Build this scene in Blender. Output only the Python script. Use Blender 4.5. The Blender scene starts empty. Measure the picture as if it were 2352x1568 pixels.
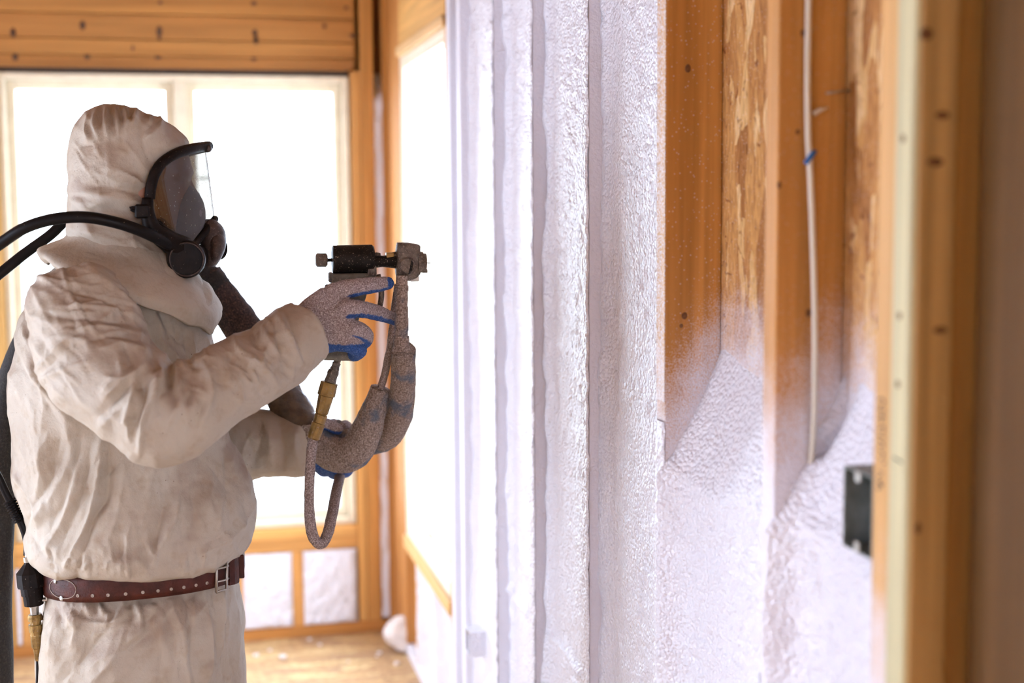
import bpy, bmesh, math, random
import numpy as np
from mathutils import Vector, Matrix

random.seed(7)
SC = bpy.context.scene
COL = SC.collection

# ------------------------------------------------------------------ camera
F = 2352 * 50.0 / 36.0
YAW, PITCH, ROLL = math.radians(12.95), math.radians(5.62), math.radians(0.38)
CAM = np.array([0.0, 0.0, 1.53])
_r = np.array([math.cos(YAW), -math.sin(YAW), 0.0])
FWD = np.array([math.sin(YAW) * math.cos(PITCH), math.cos(YAW) * math.cos(PITCH), -math.sin(PITCH)])
_u = np.cross(_r, FWD)
RGT = _r * math.cos(ROLL) - _u * math.sin(ROLL)
UPV = _u * math.cos(ROLL) + _r * math.sin(ROLL)
cam_d = bpy.data.cameras.new('camera')
cam_d.lens = 50.0
cam_d.sensor_width = 36.0
cam_d.clip_start = 0.05
cam_d.clip_end = 400
cam_d.dof.use_dof = True
cam_d.dof.focus_distance = 2.42
cam_d.dof.aperture_fstop = 2.3
cam = bpy.data.objects.new('camera', cam_d)
COL.objects.link(cam)
cam.matrix_world = Matrix(((RGT[0], UPV[0], -FWD[0], CAM[0]), (RGT[1], UPV[1], -FWD[1], CAM[1]),
                           (RGT[2], UPV[2], -FWD[2], CAM[2]), (0, 0, 0, 1)))
SC.camera = cam

# ------------------------------------------------------------------ sky, daylight, exposure
wd = bpy.data.worlds.new('overcast_sky')
SC.world = wd
wd.use_nodes = True
wd.node_tree.nodes['Background'].inputs['Color'].default_value = (0.775, 0.89, 1.10, 1)
wd.node_tree.nodes['Background'].inputs['Strength'].default_value = 11.0
SC.view_settings.view_transform = 'Standard'
SC.view_settings.look = 'None'
SC.view_settings.gamma = 1.0
SC.view_settings.use_curve_mapping = False
SC.view_settings.exposure = 0.2
SC.cycles.use_denoising = True
SC.cycles.max_bounces = 5
SC.cycles.diffuse_bounces = 3
SC.cycles.glossy_bounces = 2
SC.cycles.use_adaptive_sampling = True
SC.cycles.adaptive_threshold = 0.12
SC.cycles.adaptive_min_samples = 16
SC.cycles.transparent_max_bounces = 8
SC.cycles.sample_clamp_indirect = 12.0
SC.cycles.caustics_reflective = False
SC.cycles.caustics_refractive = False


def portal(name, loc, rot, sx, sy):
    l = bpy.data.lights.new(name, 'AREA')
    l.shape = 'RECTANGLE'
    l.size, l.size_y = sx, sy
    l.cycles.is_portal = True
    o = bpy.data.objects.new(name, l)
    COL.objects.link(o)
    o.location = loc
    o.rotation_euler = rot
    return o


# ------------------------------------------------------------------ helpers
def ray(px, py):
    return FWD + RGT * ((px - 1176.0) / F) + UPV * ((784.0 - py) / F)


def W(px, py, Y):
    d = ray(px, py)
    return CAM + d * ((Y - CAM[1]) / d[1])


def WX(px, py, X):
    d = ray(px, py)
    return CAM + d * ((X - CAM[0]) / d[0])


def WZ(px, py, Z):
    d = ray(px, py)
    return CAM + d * ((Z - CAM[2]) / d[2])


def project(P):
    q = P - CAM
    w = q @ FWD
    return 1176 + F * (q @ RGT) / w, 784 - F * (q @ UPV) / w


def R(rpx, Y):
    return rpx * Y / F


XR = 0.70                       # stud faces of the right wall
SD = 0.089                      # stud depth
SW = 0.038                      # stud width


def YR(px):
    return WX(px, 470, XR)[1]


YB = YR(892)                    # inner face of the back wall


def _hash(ix, iy, iz, s):
    h = (ix * 374761393 + iy * 668265263 + iz * 2147483647 + s * 974711) & 0xFFFFFFFF
    h = ((h ^ (h >> 13)) * 1274126177) & 0xFFFFFFFF
    h = ((h ^ (h >> 16)) * 2246822519) & 0xFFFFFFFF
    return ((h ^ (h >> 15)) & 0xFFFFFF) / float(0xFFFFFF) * 2 - 1


def vnoise(P, seed=0):
    P = np.asarray(P, dtype=np.float64)
    i = np.floor(P).astype(np.int64)
    f = P - i
    f = f * f * f * (f * (f * 6 - 15) + 10)
    out = 0
    for dx in (0, 1):
        for dy in (0, 1):
            for dz in (0, 1):
                w = ((f[:, 0] if dx else 1 - f[:, 0]) * (f[:, 1] if dy else 1 - f[:, 1]) * (f[:, 2] if dz else 1 - f[:, 2]))
                out = out + w * _hash(i[:, 0] + dx, i[:, 1] + dy, i[:, 2] + dz, seed)
    return out


def fbm(P, seed=0, o=3):
    s, a, t = 0, 1.0, 0
    for k in range(o):
        s = s + a * vnoise(np.asarray(P) * (2 ** k), seed + k * 17)
        t += a
        a *= 0.5
    return s / t


def link(name, me, mat, parent=None, smooth=False):
    o = bpy.data.objects.new(name, me)
    COL.objects.link(o)
    if mat is not None and not me.materials:
        me.materials.append(mat)
    if smooth:
        me.polygons.foreach_set('use_smooth', [True] * len(me.polygons))
    if parent is not None:
        o.parent = parent
        o.matrix_parent_inverse = parent.matrix_world.inverted() if False else Matrix.Translation(-Vector(parent.location))
    return o


def tag(o, label=None, cat=None, group=None, kind=None):
    if label: o['label'] = label
    if cat: o['category'] = cat
    if group: o['group'] = group
    if kind: o['kind'] = kind
    return o


def empty(name, loc=(0, 0, 0)):
    o = bpy.data.objects.new(name, None)
    COL.objects.link(o)
    o.location = loc
    o.empty_display_size = 0.05
    return o


def pydata(name, v, f):
    me = bpy.data.meshes.new(name)
    me.from_pydata([tuple(map(float, p)) for p in v], [], f)
    me.update()
    return me


def bm_mesh(name, bm):
    bmesh.ops.recalc_face_normals(bm, faces=bm.faces)
    me = bpy.data.meshes.new(name)
    bm.to_mesh(me)
    bm.free()
    return me


def box(name, lo, hi, mat, parent=None, bev=0.0015, color=None):
    lo, hi = np.minimum(lo, hi), np.maximum(lo, hi)
    c = (lo + hi) / 2
    bm = bmesh.new()
    bmesh.ops.create_cube(bm, size=1.0)
    for v in bm.verts:
        v.co = Vector([v.co[k] * (hi[k] - lo[k]) for k in range(3)])
    if bev:
        bmesh.ops.bevel(bm, geom=bm.edges[:], offset=min(bev, 0.3 * float(min(hi - lo))), segments=1, affect='EDGES')
    o = link(name, bm_mesh(name, bm), mat, None)
    o.location = c
    if parent is not None:
        o.parent = parent
        o.location = Vector(c) - parent.location
    if color is not None:
        o.color = (*color, 1)
    return o


def ring_mesh(name, rings, cap=True, closed=False):
    n = len(rings[0])
    v = [p for r in rings for p in r]
    f = []
    m = len(rings)
    for i in range(m if closed else m - 1):
        a, b = i * n, ((i + 1) % m) * n
        for k in range(n):
            k2 = (k + 1) % n
            f.append((a + k, a + k2, b + k2, b + k))
    if cap and not closed:
        v.append(np.mean(rings[0], axis=0)); c0 = len(v) - 1
        v.append(np.mean(rings[-1], axis=0)); c1 = len(v) - 1
        for k in range(n):
            k2 = (k + 1) % n
            f.append((c0, k2, k))
            f.append((c1, (m - 1) * n + k, (m - 1) * n + k2))
    return v, f


def slices(sl, n=28, sub=1):
    """sl: (left_point, right_point, half_depth, exponent[, y_shift]) -> rings"""
    rings = []
    for s in sl:
        L, Rr, hd, e = s[:4]
        L, Rr = np.array(L), np.array(Rr)
        c = (L + Rr) / 2
        ax = (Rr - L) / 2
        ay = np.array([0, hd, 0.0])
        rg = []
        for k in range(n):
            t = 2 * math.pi * k / n
            ct, st = math.cos(t), math.sin(t)
            rg.append(c + ax * math.copysign(abs(ct) ** (2 / e), ct) + ay * math.copysign(abs(st) ** (2 / e), st))
        rings.append(rg)
    return rings


def catmull(P, m):
    P = np.array(P, dtype=float)
    P = np.vstack([2 * P[0] - P[1], P, 2 * P[-1] - P[-2]])
    out = []
    for i in range(1, len(P) - 2):
        for k in range(m):
            t = k / m
            p0, p1, p2, p3 = P[i - 1], P[i], P[i + 1], P[i + 2]
            out.append(0.5 * (2 * p1 + (p2 - p0) * t + (2 * p0 - 5 * p1 + 4 * p2 - p3) * t * t + (3 * p1 - p0 - 3 * p2 + p3) * t ** 3))
    out.append(P[-2])
    return np.array(out)


def tube_rings(pts, radii, n=16, m=1, round_ends=False):
    A = np.hstack([np.array(pts, dtype=float), np.array(radii, dtype=float).reshape(-1, 1)])
    if m > 1:
        A = catmull(A, m)
    P, r = A[:, :3], A[:, 3]
    if round_ends:
        def ends(p, d, rr):
            return [(p + d * rr * math.sin(a), rr * math.cos(a)) for a in (0.5, 0.95, 1.35)]
        d0 = (P[0] - P[1]) / np.linalg.norm(P[0] - P[1])
        d1 = (P[-1] - P[-2]) / np.linalg.norm(P[-1] - P[-2])
        e0, e1 = ends(P[0], d0, r[0])[::-1], ends(P[-1], d1, r[-1])
        P = np.vstack([[e[0] for e in e0], P, [e[0] for e in e1]])
        r = np.concatenate([[e[1] for e in e0], r, [e[1] for e in e1]])
    T = np.gradient(P, axis=0)
    T /= np.linalg.norm(T, axis=1)[:, None]
    ref = np.array([0, 1.0, 0]) if abs(T[0][1]) < 0.9 else np.array([1.0, 0, 0])
    u = np.cross(T[0], ref); u /= np.linalg.norm(u)
    rings = []
    for i in range(len(P)):
        u = u - T[i] * (u @ T[i]); u /= np.linalg.norm(u)
        w = np.cross(T[i], u)
        rings.append([P[i] + r[i] * (math.cos(2 * math.pi * k / n) * u + math.sin(2 * math.pi * k / n) * w) for k in range(n)])
    return rings


def tube(name, pts, radii, mat, parent=None, n=16, m=1, smooth=True, rough=0.0, rs=60, round_ends=False):
    if np.isscalar(radii): radii = [radii] * len(pts)
    v, f = ring_mesh(name, tube_rings(pts, radii, n, m, round_ends))
    me = pydata(name, v, f)
    o = link(name, me, mat, parent, smooth)
    if rough:
        displace(me, lambda P, N: rough * fbm(P * rs, 5, 3))
    return o


def lathe(name, p0, p1, prof, mat, parent=None, n=24, smooth=False):
    """prof: (fraction along p0->p1, radius)"""
    p0, p1 = np.array(p0), np.array(p1)
    d = p1 - p0
    L = np.linalg.norm(d); t = d / L
    ref = np.array([0, 1.0, 0]) if abs(t[1]) < 0.9 else np.array([0, 0, 1.0])
    u = np.cross(t, ref); u /= np.linalg.norm(u)
    w = np.cross(t, u)
    rings = [[p0 + d * a + r * (math.cos(2 * math.pi * k / n) * u + math.sin(2 * math.pi * k / n) * w) for k in range(n)] for a, r in prof]
    v, f = ring_mesh(name, rings)
    me = pydata(name, v, f)
    o = link(name, me, mat, parent)
    if smooth:
        me.polygons.foreach_set('use_smooth', [True] * len(me.polygons))
        me.set_sharp_from_angle(angle=math.radians(40))
    return o


def get_vn(me):
    n = len(me.vertices)
    P = np.empty(n * 3); me.vertices.foreach_get('co', P)
    N = np.empty(n * 3); me.vertex_normals.foreach_get('vector', N)
    return P.reshape(-1, 3), N.reshape(-1, 3)


def displace(me, fn):
    P, N = get_vn(me)
    d = fn(P, N)
    P = P + N * d[:, None]
    me.vertices.foreach_set('co', P.ravel())
    me.update()


def blob_mesh(name, parts, voxel, smooth_it=3, fac=0.5):
    """one continuous surface grown over overlapping closed shells"""
    v, f = [], []
    for pv, pf in parts:
        o = len(v)
        v += list(pv)
        f += [tuple(i + o for i in q) for q in pf]
    me = pydata(name + '_shell', v, f)
    bm = bmesh.new(); bm.from_mesh(me)
    bmesh.ops.recalc_face_normals(bm, faces=bm.faces)
    bm.to_mesh(me); bm.free()
    ob = bpy.data.objects.new(name + '_shell', me)
    COL.objects.link(ob)
    md = ob.modifiers.new('r', 'REMESH')
    md.mode = 'VOXEL'; md.voxel_size = voxel; md.use_smooth_shade = True
    if smooth_it:
        ms = ob.modifiers.new('s', 'SMOOTH'); ms.iterations = smooth_it; ms.factor = fac
    dg = bpy.context.evaluated_depsgraph_get()
    out = bpy.data.meshes.new_from_object(ob.evaluated_get(dg))
    out.name = name
    out.materials.clear()
    bpy.data.objects.remove(ob); bpy.data.meshes.remove(me)
    return out


def smooth01(x, a, b):
    t = np.clip((x - a) / (b - a), 0, 1)
    return t * t * (3 - 2 * t)


# ------------------------------------------------------------------ materials
def newmat(name):
    m = bpy.data.materials.new(name)
    m.use_nodes = True
    nt = m.node_tree
    b = nt.nodes['Principled BSDF']
    return m, nt, b


def nd(nt, t, **kw):
    n = nt.nodes.new(t)
    for k, v in kw.items():
        if k in n.inputs.keys() if isinstance(k, str) else False:
            n.inputs[k].default_value = v
        else:
            setattr(n, k, v)
    return n


def ramp(nt, src, stops, interp='LINEAR'):
    r = nt.nodes.new('ShaderNodeValToRGB')
    r.color_ramp.interpolation = interp
    e = r.color_ramp.elements
    while len(e) < len(stops): e.new(0.5)
    for i, (p, c) in enumerate(stops):
        e[i].position = p
        e[i].color = (*c, 1) if len(c) == 3 else c
    nt.links.new(src, r.inputs['Fac'])
    return r.outputs['Color']


def mix(nt, fac, a, b, mode='MIX'):
    n = nt.nodes.new('ShaderNodeMix')
    n.data_type = 'RGBA'; n.blend_type = mode
    for s, val in ((n.inputs['Factor'], fac), (n.inputs['A'], a), (n.inputs['B'], b)):
        if hasattr(val, 'is_linked') or hasattr(val, 'links'): nt.links.new(val, s)
        elif isinstance(val, tuple): s.default_value = (*val, 1) if len(val) == 3 else val
        else: s.default_value = val
    return n.outputs['Result']


def math_n(nt, op, a, b=None, c=None):
    n = nt.nodes.new('ShaderNodeMath'); n.operation = op
    for i, val in enumerate((a, b, c)):
        if val is None: continue
        if hasattr(val, 'links'): nt.links.new(val, n.inputs[i])
        else: n.inputs[i].default_value = val
    return n.outputs[0]


def noise(nt, vec, scale, detail=3, rough=0.55, dist=0.0):
    n = nt.nodes.new('ShaderNodeTexNoise')
    n.inputs['Scale'].default_value = scale
    n.inputs['Detail'].default_value = detail
    n.inputs['Roughness'].default_value = rough
    n.inputs['Distortion'].default_value = dist
    if vec is not None: nt.links.new(vec, n.inputs['Vector'])
    return n.outputs['Fac']


def coords(nt, scale=(1, 1, 1), kind='Object', rnd=True, rot=(0, 0, 0)):
    tc = nt.nodes.new('ShaderNodeTexCoord')
    mp = nt.nodes.new('ShaderNodeMapping')
    mp.inputs['Scale'].default_value = scale
    mp.inputs['Rotation'].default_value = rot
    nt.links.new(tc.outputs[kind], mp.inputs['Vector'])
    if rnd:
        oi = nt.nodes.new('ShaderNodeObjectInfo')
        s = nt.nodes.new('ShaderNodeVectorMath'); s.operation = 'SCALE'
        cx = nt.nodes.new('ShaderNodeCombineXYZ')
        for i in range(3): nt.links.new(oi.outputs['Random'], cx.inputs[i])
        nt.links.new(cx.outputs[0], s.inputs[0]); s.inputs['Scale'].default_value = 37.0
        nt.links.new(s.outputs[0], mp.inputs['Location'])
    return mp.outputs['Vector']


def bump(nt, b, h, strength=0.3, dist=0.01, prev=None):
    n = nt.nodes.new('ShaderNodeBump')
    n.inputs['Strength'].default_value = strength
    n.inputs['Distance'].default_value = dist
    nt.links.new(h, n.inputs['Height'])
    if prev is not None: nt.links.new(prev, n.inputs['Normal'])
    nt.links.new(n.outputs['Normal'], b.inputs['Normal'])
    return n.outputs['Normal']


def simple(name, col, rough=0.5, metal=0.0, var=0.0, vs=40, bmp=0.0, bs=120, spec=0.5, speck=None, sp=(0.62, 0.68), sps=420):
    m, nt, b = newmat(name)
    v = coords(nt, rnd=False)
    c = None
    if var:
        c = ramp(nt, noise(nt, v, vs), [(0.3, tuple(x * (1 - var) for x in col)), (0.7, tuple(min(1, x * (1 + var)) for x in col))])
    if speck:
        f = ramp(nt, noise(nt, v, sps, 2, 0.6), [(sp[0], (0, 0, 0)), (sp[1], (1, 1, 1))])
        c = mix(nt, f, c if c is not None else col, speck)
    if c is not None: nt.links.new(c, b.inputs['Base Color'])
    else: b.inputs['Base Color'].default_value = (*col, 1)
    b.inputs['Roughness'].default_value = rough
    b.inputs['Metallic'].default_value = metal
    b.inputs['Specular IOR Level'].default_value = spec
    if bmp: bump(nt, b, noise(nt, v, bs, 4, 0.65), bmp, 0.004)
    return m


FOAM_COL = (0.79, 0.765, 0.83)


def wood(name, axis, spray=False, base=(0.60, 0.31, 0.10)):
    m, nt, b = newmat(name)
    sc = [55.0, 55.0, 55.0]; sc[axis] = 1.6
    v = coords(nt, tuple(sc))
    sc2 = [9.0, 9.0, 9.0]; sc2[axis] = 0.5
    v2 = coords(nt, tuple(sc2))
    g = noise(nt, v, 1.0, 2, 0.6, 0.0)
    g2 = noise(nt, v2, 1.0, 1, 0.5, 0.8)
    d, l = tuple(x * 0.80 for x in base), tuple(min(1, x * 1.12) for x in base)
    c = ramp(nt, g, [(0.3, d), (0.62, l)])
    c2 = ramp(nt, g2, [(0.35, (0.86, 0.80, 0.74)), (0.6, (1.04, 1.03, 1.0))])
    c = mix(nt, 1.0, c, c2, 'MULTIPLY')
    oi = nt.nodes.new('ShaderNodeObjectInfo')
    c = mix(nt, 1.0, c, oi.outputs['Color'], 'MULTIPLY')
    b.inputs['Roughness'].default_value = 0.62
    b.inputs['Specular IOR Level'].default_value = 0.3
    n1 = None
    if spray:
        c = add_spray(nt, b, c, n1)
    nt.links.new(c, b.inputs['Base Color'])
    return m


def obj_attr(nt, name):
    a = nt.nodes.new('ShaderNodeAttribute')
    a.attribute_type = 'OBJECT'; a.attribute_name = name
    return a.outputs['Fac']


def add_spray(nt, b, c, n1=None):
    """foam overspray: reaches up to height spray_z (+ slope with depth in the wall) on this piece"""
    geo = nt.nodes.new('ShaderNodeNewGeometry')
    sx = nt.nodes.new('ShaderNodeSeparateXYZ')
    nt.links.new(geo.outputs['Position'], sx.inputs[0])
    depth = math_n(nt, 'SUBTRACT', sx.outputs['X'], XR)
    lim = math_n(nt, 'ADD', obj_attr(nt, 'spray_z'), math_n(nt, 'MULTIPLY', depth, obj_attr(nt, 'spray_slope')))
    q = math_n(nt, 'SUBTRACT', lim, sx.outputs['Z'])                  # >0 below the limit
    v = geo.outputs['Position']
    fine = noise(nt, v, 420, 1, 0.7)
    big = noise(nt, v, 22, 1, 0.5)
    soft = math_n(nt, 'MULTIPLY_ADD', q, 7.0, 0.5)
    soft = math_n(nt, 'ADD', soft, math_n(nt, 'MULTIPLY_ADD', big, 0.7, -0.35))
    soft = math_n(nt, 'ADD', soft, math_n(nt, 'MULTIPLY_ADD', fine, 1.8, -0.9))
    k = nt.nodes.new('ShaderNodeClamp'); nt.links.new(soft, k.inputs[0])
    cov = k.outputs[0]
    # upper end of the sprayed area
    q2 = math_n(nt, 'MULTIPLY_ADD', math_n(nt, 'SUBTRACT', obj_attr(nt, 'spray_top'), sx.outputs['Z']), 7.0, 0.5)
    k2 = nt.nodes.new('ShaderNodeClamp'); nt.links.new(q2, k2.inputs[0])
    cov = math_n(nt, 'MULTIPLY', cov, k2.outputs[0])
    dots = nt.nodes.new('ShaderNodeTexVoronoi'); dots.inputs['Scale'].default_value = 150
    nt.links.new(v, dots.inputs['Vector'])
    dd = ramp(nt, dots.outputs['Distance'], [(0.10, (1, 1, 1)), (0.2, (0, 0, 0))])
    dust = math_n(nt, 'MULTIPLY', dd, obj_attr(nt, 'dust'))
    fz = math_n(nt, 'MULTIPLY', math_n(nt, 'GREATER_THAN', fine, 0.52), obj_attr(nt, 'haze'))
    cov = math_n(nt, 'MAXIMUM', cov, math_n(nt, 'MAXIMUM', dust, fz))
    nt.links.new(ramp(nt, cov, [(0, (0.62, 0.62, 0.62)), (1, (0.5, 0.5, 0.5))]), b.inputs['Roughness'])
    bn = bump(nt, b, noise(nt, v, 160, 1, 0.6), 0.5, 0.004, n1)
    bnode = b.inputs['Normal'].links[0].from_node
    nt.links.new(math_n(nt, 'MULTIPLY', cov, 0.5), bnode.inputs['Strength'])
    return mix(nt, cov, c, FOAM_COL)


def foam_material(name='sprayed_foam'):
    m, nt, b = newmat(name)
    geo = nt.nodes.new('ShaderNodeNewGeometry')
    v = geo.outputs['Position']
    n1 = noise(nt, v, 95, 2, 0.55)
    b.inputs['Base Color'].default_value = (0.80, 0.778, 0.838, 1)
    b.inputs['Roughness'].default_value = 0.31
    b.inputs['Specular IOR Level'].default_value = 0.6
    vo = nt.nodes.new('ShaderNodeTexVoronoi'); vo.inputs['Scale'].default_value = 150
    nt.links.new(v, vo.inputs['Vector'])
    h = math_n(nt, 'ADD', math_n(nt, 'MULTIPLY', vo.outputs['Distance'], -0.8), n1)
    bump(nt, b, h, 0.55, 0.008)
    return m


def osb(name, spray=False, plane='yz', base=1.0, floor=False):
    m, nt, b = newmat(name)
    cols = [(0.0, (0.40, 0.18, 0.055)), (0.2, (0.60, 0.32, 0.11)), (0.4, (0.50, 0.24, 0.075)), (0.58, (0.72, 0.46, 0.20)), (0.76, (0.52, 0.25, 0.08)), (0.9, (0.80, 0.55, 0.28))]
    if floor: cols = [(p, (c[0] * .62 + .24, c[1] * .62 + .20, c[2] * .5 + .15)) for p, c in cols]
    cols = [(p, tuple(x * base for x in c)) for p, c in cols]
    res = None
    for i, rot in enumerate((0.15, -0.4, 0.6)):
        if plane == 'yz':
            v = coords(nt, (1, 52, 14), 'Object', False, (rot, 0, 0))
        else:
            v = coords(nt, (13, 40, 1), 'Object', False, (0, 0, rot))
        ds = nt.nodes.new('ShaderNodeVectorMath'); ds.operation = 'ADD'
        nz = nt.nodes.new('ShaderNodeTexNoise'); nz.inputs['Scale'].default_value = 0.9; nz.inputs['Detail'].default_value = 0.0
        nt.links.new(v, nz.inputs['Vector']); nt.links.new(v, ds.inputs[0])
        sc = nt.nodes.new('ShaderNodeVectorMath'); sc.operation = 'SCALE'; sc.inputs['Scale'].default_value = 0.9
        nt.links.new(nz.outputs['Color'], sc.inputs[0]); nt.links.new(sc.outputs[0], ds.inputs[1])
        vo = nt.nodes.new('ShaderNodeTexVoronoi'); vo.inputs['Scale'].default_value = 0.62
        nt.links.new(ds.outputs[0], vo.inputs['Vector'])
        sp = nt.nodes.new('ShaderNodeSeparateXYZ'); nt.links.new(vo.outputs['Color'], sp.inputs[0])
        c = ramp(nt, sp.outputs[0], cols, 'CONSTANT')
        gr = noise(nt, v, 3.2, 1, 0.6)
        c = mix(nt, 1.0, c, ramp(nt, gr, [(0.35, (0.78, 0.70, 0.62)), (0.6, (1.08, 1.05, 1.0))]), 'MULTIPLY')
        if res is None: res = c; hh = sp.outputs[0]
        else:
            f = math_n(nt, 'GREATER_THAN', sp.outputs[1], 0.56)
            res = mix(nt, f, res, c)
    v0 = coords(nt, (1, 1, 1), 'Object', False)
    gap = ramp(nt, noise(nt, v0, 48, 1, 0.6, 1.0), [(0.25, (0.45, 0.30, 0.2)), (0.34, (1, 1, 1))])
    res = mix(nt, 1.0, res, gap, 'MULTIPLY')
    b.inputs['Roughness'].default_value = 0.6
    b.inputs['Specular IOR Level'].default_value = 0.3
    n1 = None
    if spray: res = add_spray(nt, b, res, n1)
    nt.links.new(res, b.inputs['Base Color'])
    return m


def tyvek():
    m, nt, b = newmat('coverall_fabric')
    geo = nt.nodes.new('ShaderNodeNewGeometry')
    v = geo.outputs['Position']
    base = ramp(nt, noise(nt, v, 7, 2, 0.6), [(0.35, (0.47, 0.39, 0.30)), (0.65, (0.53, 0.46, 0.37))])
    grime = ramp(nt, noise(nt, v, 38, 2, 0.7), [(0.52, (1, 1, 1)), (0.75, (0.88, 0.82, 0.76))])
    c = mix(nt, 1.0, base, grime, 'MULTIPLY')
    vo = nt.nodes.new('ShaderNodeTexVoronoi'); vo.inputs['Scale'].default_value = 85
    nt.links.new(v, vo.inputs['Vector'])
    dots = ramp(nt, vo.outputs['Distance'], [(0.055, (1, 1, 1)), (0.085, (0, 0, 0))])
    keep = ramp(nt, noise(nt, v, 14, 2), [(0.5, (0, 0, 0)), (0.62, (1, 1, 1))])
    dots = mix(nt, 1.0, dots, keep, 'MULTIPLY')
    c = mix(nt, dots, c, (0.20, 0.12, 0.08))
    at = nt.nodes.new('ShaderNodeAttribute'); at.attribute_name = 'shaded'
    c = mix(nt, at.outputs['Fac'], c, (0.30, 0.20, 0.145))  # brown shade mixed into the colour of upward-facing cloth
    nt.links.new(c, b.inputs['Base Color'])
    b.inputs['Roughness'].default_value = 0.62
    b.inputs['Specular IOR Level'].default_value = 0.35
    b.inputs['Transmission Weight'].default_value = 0.0
    bump(nt, b, noise(nt, v, 110, 3, 0.7), 0.3, 0.005)
    # a little light passes through the thin cloth
    tr = nt.nodes.new('ShaderNodeBsdfTranslucent')
    nt.links.new(c, tr.inputs['Color'])
    ms = nt.nodes.new('ShaderNodeMixShader'); ms.inputs[0].default_value = 0.06
    nt.links.new(b.outputs[0], ms.inputs[1]); nt.links.new(tr.outputs[0], ms.inputs[2])
    nt.links.new(ms.outputs[0], nt.nodes['Material Output'].inputs['Surface'])
    return m


def glove_mat():
    m, nt, b = newmat('dusty_knit_glove')
    geo = nt.nodes.new('ShaderNodeNewGeometry'); v = geo.outputs['Position']
    knit = ramp(nt, noise(nt, v, 520, 2, 0.7), [(0.36, (0.19, 0.14, 0.135)), (0.52, (0.35, 0.275, 0.27)), (0.66, (0.64, 0.56, 0.55))])
    blue = ramp(nt, noise(nt, v, 420, 2, 0.6), [(0.4, (0.012, 0.05, 0.19)), (0.62, (0.03, 0.11, 0.36)), (0.74, (0.35, 0.33, 0.38))])
    at = nt.nodes.new('ShaderNodeAttribute'); at.attribute_name = 'coated'
    c = mix(nt, at.outputs['Fac'], knit, blue)
    nt.links.new(c, b.inputs['Base Color'])
    b.inputs['Roughness'].default_value = 0.8
    bump(nt, b, noise(nt, v, 600, 2, 0.6), 0.5, 0.003)
    return m


def hose_mat(name, a, bcol, c3=None, scale=380, patch=None, rough=0.8, bmp=0.6):
    m, nt, b = newmat(name)
    geo = nt.nodes.new('ShaderNodeNewGeometry'); v = geo.outputs['Position']
    c = ramp(nt, noise(nt, v, scale, 3, 0.7), [(0.36, a), (0.55, bcol), (0.72, c3 or bcol)])
    if patch:
        f = ramp(nt, noise(nt, v, 17, 3, 0.6), [(0.54, (0, 0, 0)), (0.66, (0.75, 0.75, 0.75))])
        c = mix(nt, f, c, patch)
    nt.links.new(c, b.inputs['Base Color'])
    b.inputs['Roughness'].default_value = rough
    bump(nt, b, noise(nt, v, scale * 0.8, 3, 0.65), bmp, 0.004)
    return m


def glass_mat(name, tint=(1, 1, 1), refl=0.06, dirt=None, ior=1.45, f0=0.04):
    m, nt, b = newmat(name)
    nt.nodes.remove(b)
    tr = nt.nodes.new('ShaderNodeBsdfTransparent'); tr.inputs['Color'].default_value = (*tint, 1)
    gl = nt.nodes.new('ShaderNodeBsdfGlossy'); gl.inputs['Roughness'].default_value = 0.03
    lw = nt.nodes.new('ShaderNodeLayerWeight'); lw.inputs['Blend'].default_value = 0.5
    fac = math_n(nt, 'MULTIPLY_ADD', math_n(nt, 'POWER', lw.outputs['Facing'], 5.0), refl * 6, f0)
    ms = nt.nodes.new('ShaderNodeMixShader')
    nt.links.new(fac, ms.inputs[0]); nt.links.new(tr.outputs[0], ms.inputs[1]); nt.links.new(gl.outputs[0], ms.inputs[2])
    if dirt:      # a dust-coated shell dims at grazing angles
        nt.links.new(mix(nt, math_n(nt, 'POWER', lw.outputs['Facing'], 7.0), tint, (0.05, 0.04, 0.025)), tr.inputs['Color'])
    out = ms.outputs[0]
    if dirt:
        geo = nt.nodes.new('ShaderNodeNewGeometry')
        vo = nt.nodes.new('ShaderNodeTexVoronoi'); vo.inputs['Scale'].default_value = 160
        nt.links.new(geo.outputs['Position'], vo.inputs['Vector'])
        f = ramp(nt, vo.outputs['Distance'], [(0.09, (0.9, 0.9, 0.9)), (0.14, (dirt, dirt, dirt))])
        df = nt.nodes.new('ShaderNodeBsdfDiffuse'); df.inputs['Color'].default_value = (0.5, 0.42, 0.36, 1)
        m2 = nt.nodes.new('ShaderNodeMixShader')
        nt.links.new(f, m2.inputs[0]); nt.links.new(out, m2.inputs[1]); nt.links.new(df.outputs[0], m2.inputs[2])
        out = m2.outputs[0]
    nt.links.new(out, nt.nodes['Material Output'].inputs['Surface'])
    return m


def plastic_film():
    m, nt, b = newmat('poly_sheet')
    nt.nodes.remove(b)
    tr = nt.nodes.new('ShaderNodeBsdfTransparent')
    gl = nt.nodes.new('ShaderNodeBsdfGlossy'); gl.inputs['Roughness'].default_value = 0.22
    gl.inputs['Color'].default_value = (0.6, 0.56, 0.45, 1)
    ms = nt.nodes.new('ShaderNodeMixShader'); ms.inputs[0].default_value = 0.06
    nt.links.new(tr.outputs[0], ms.inputs[1]); nt.links.new(gl.outputs[0], ms.inputs[2])
    nt.links.new(ms.outputs[0], nt.nodes['Material Output'].inputs['Surface'])
    return m


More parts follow.
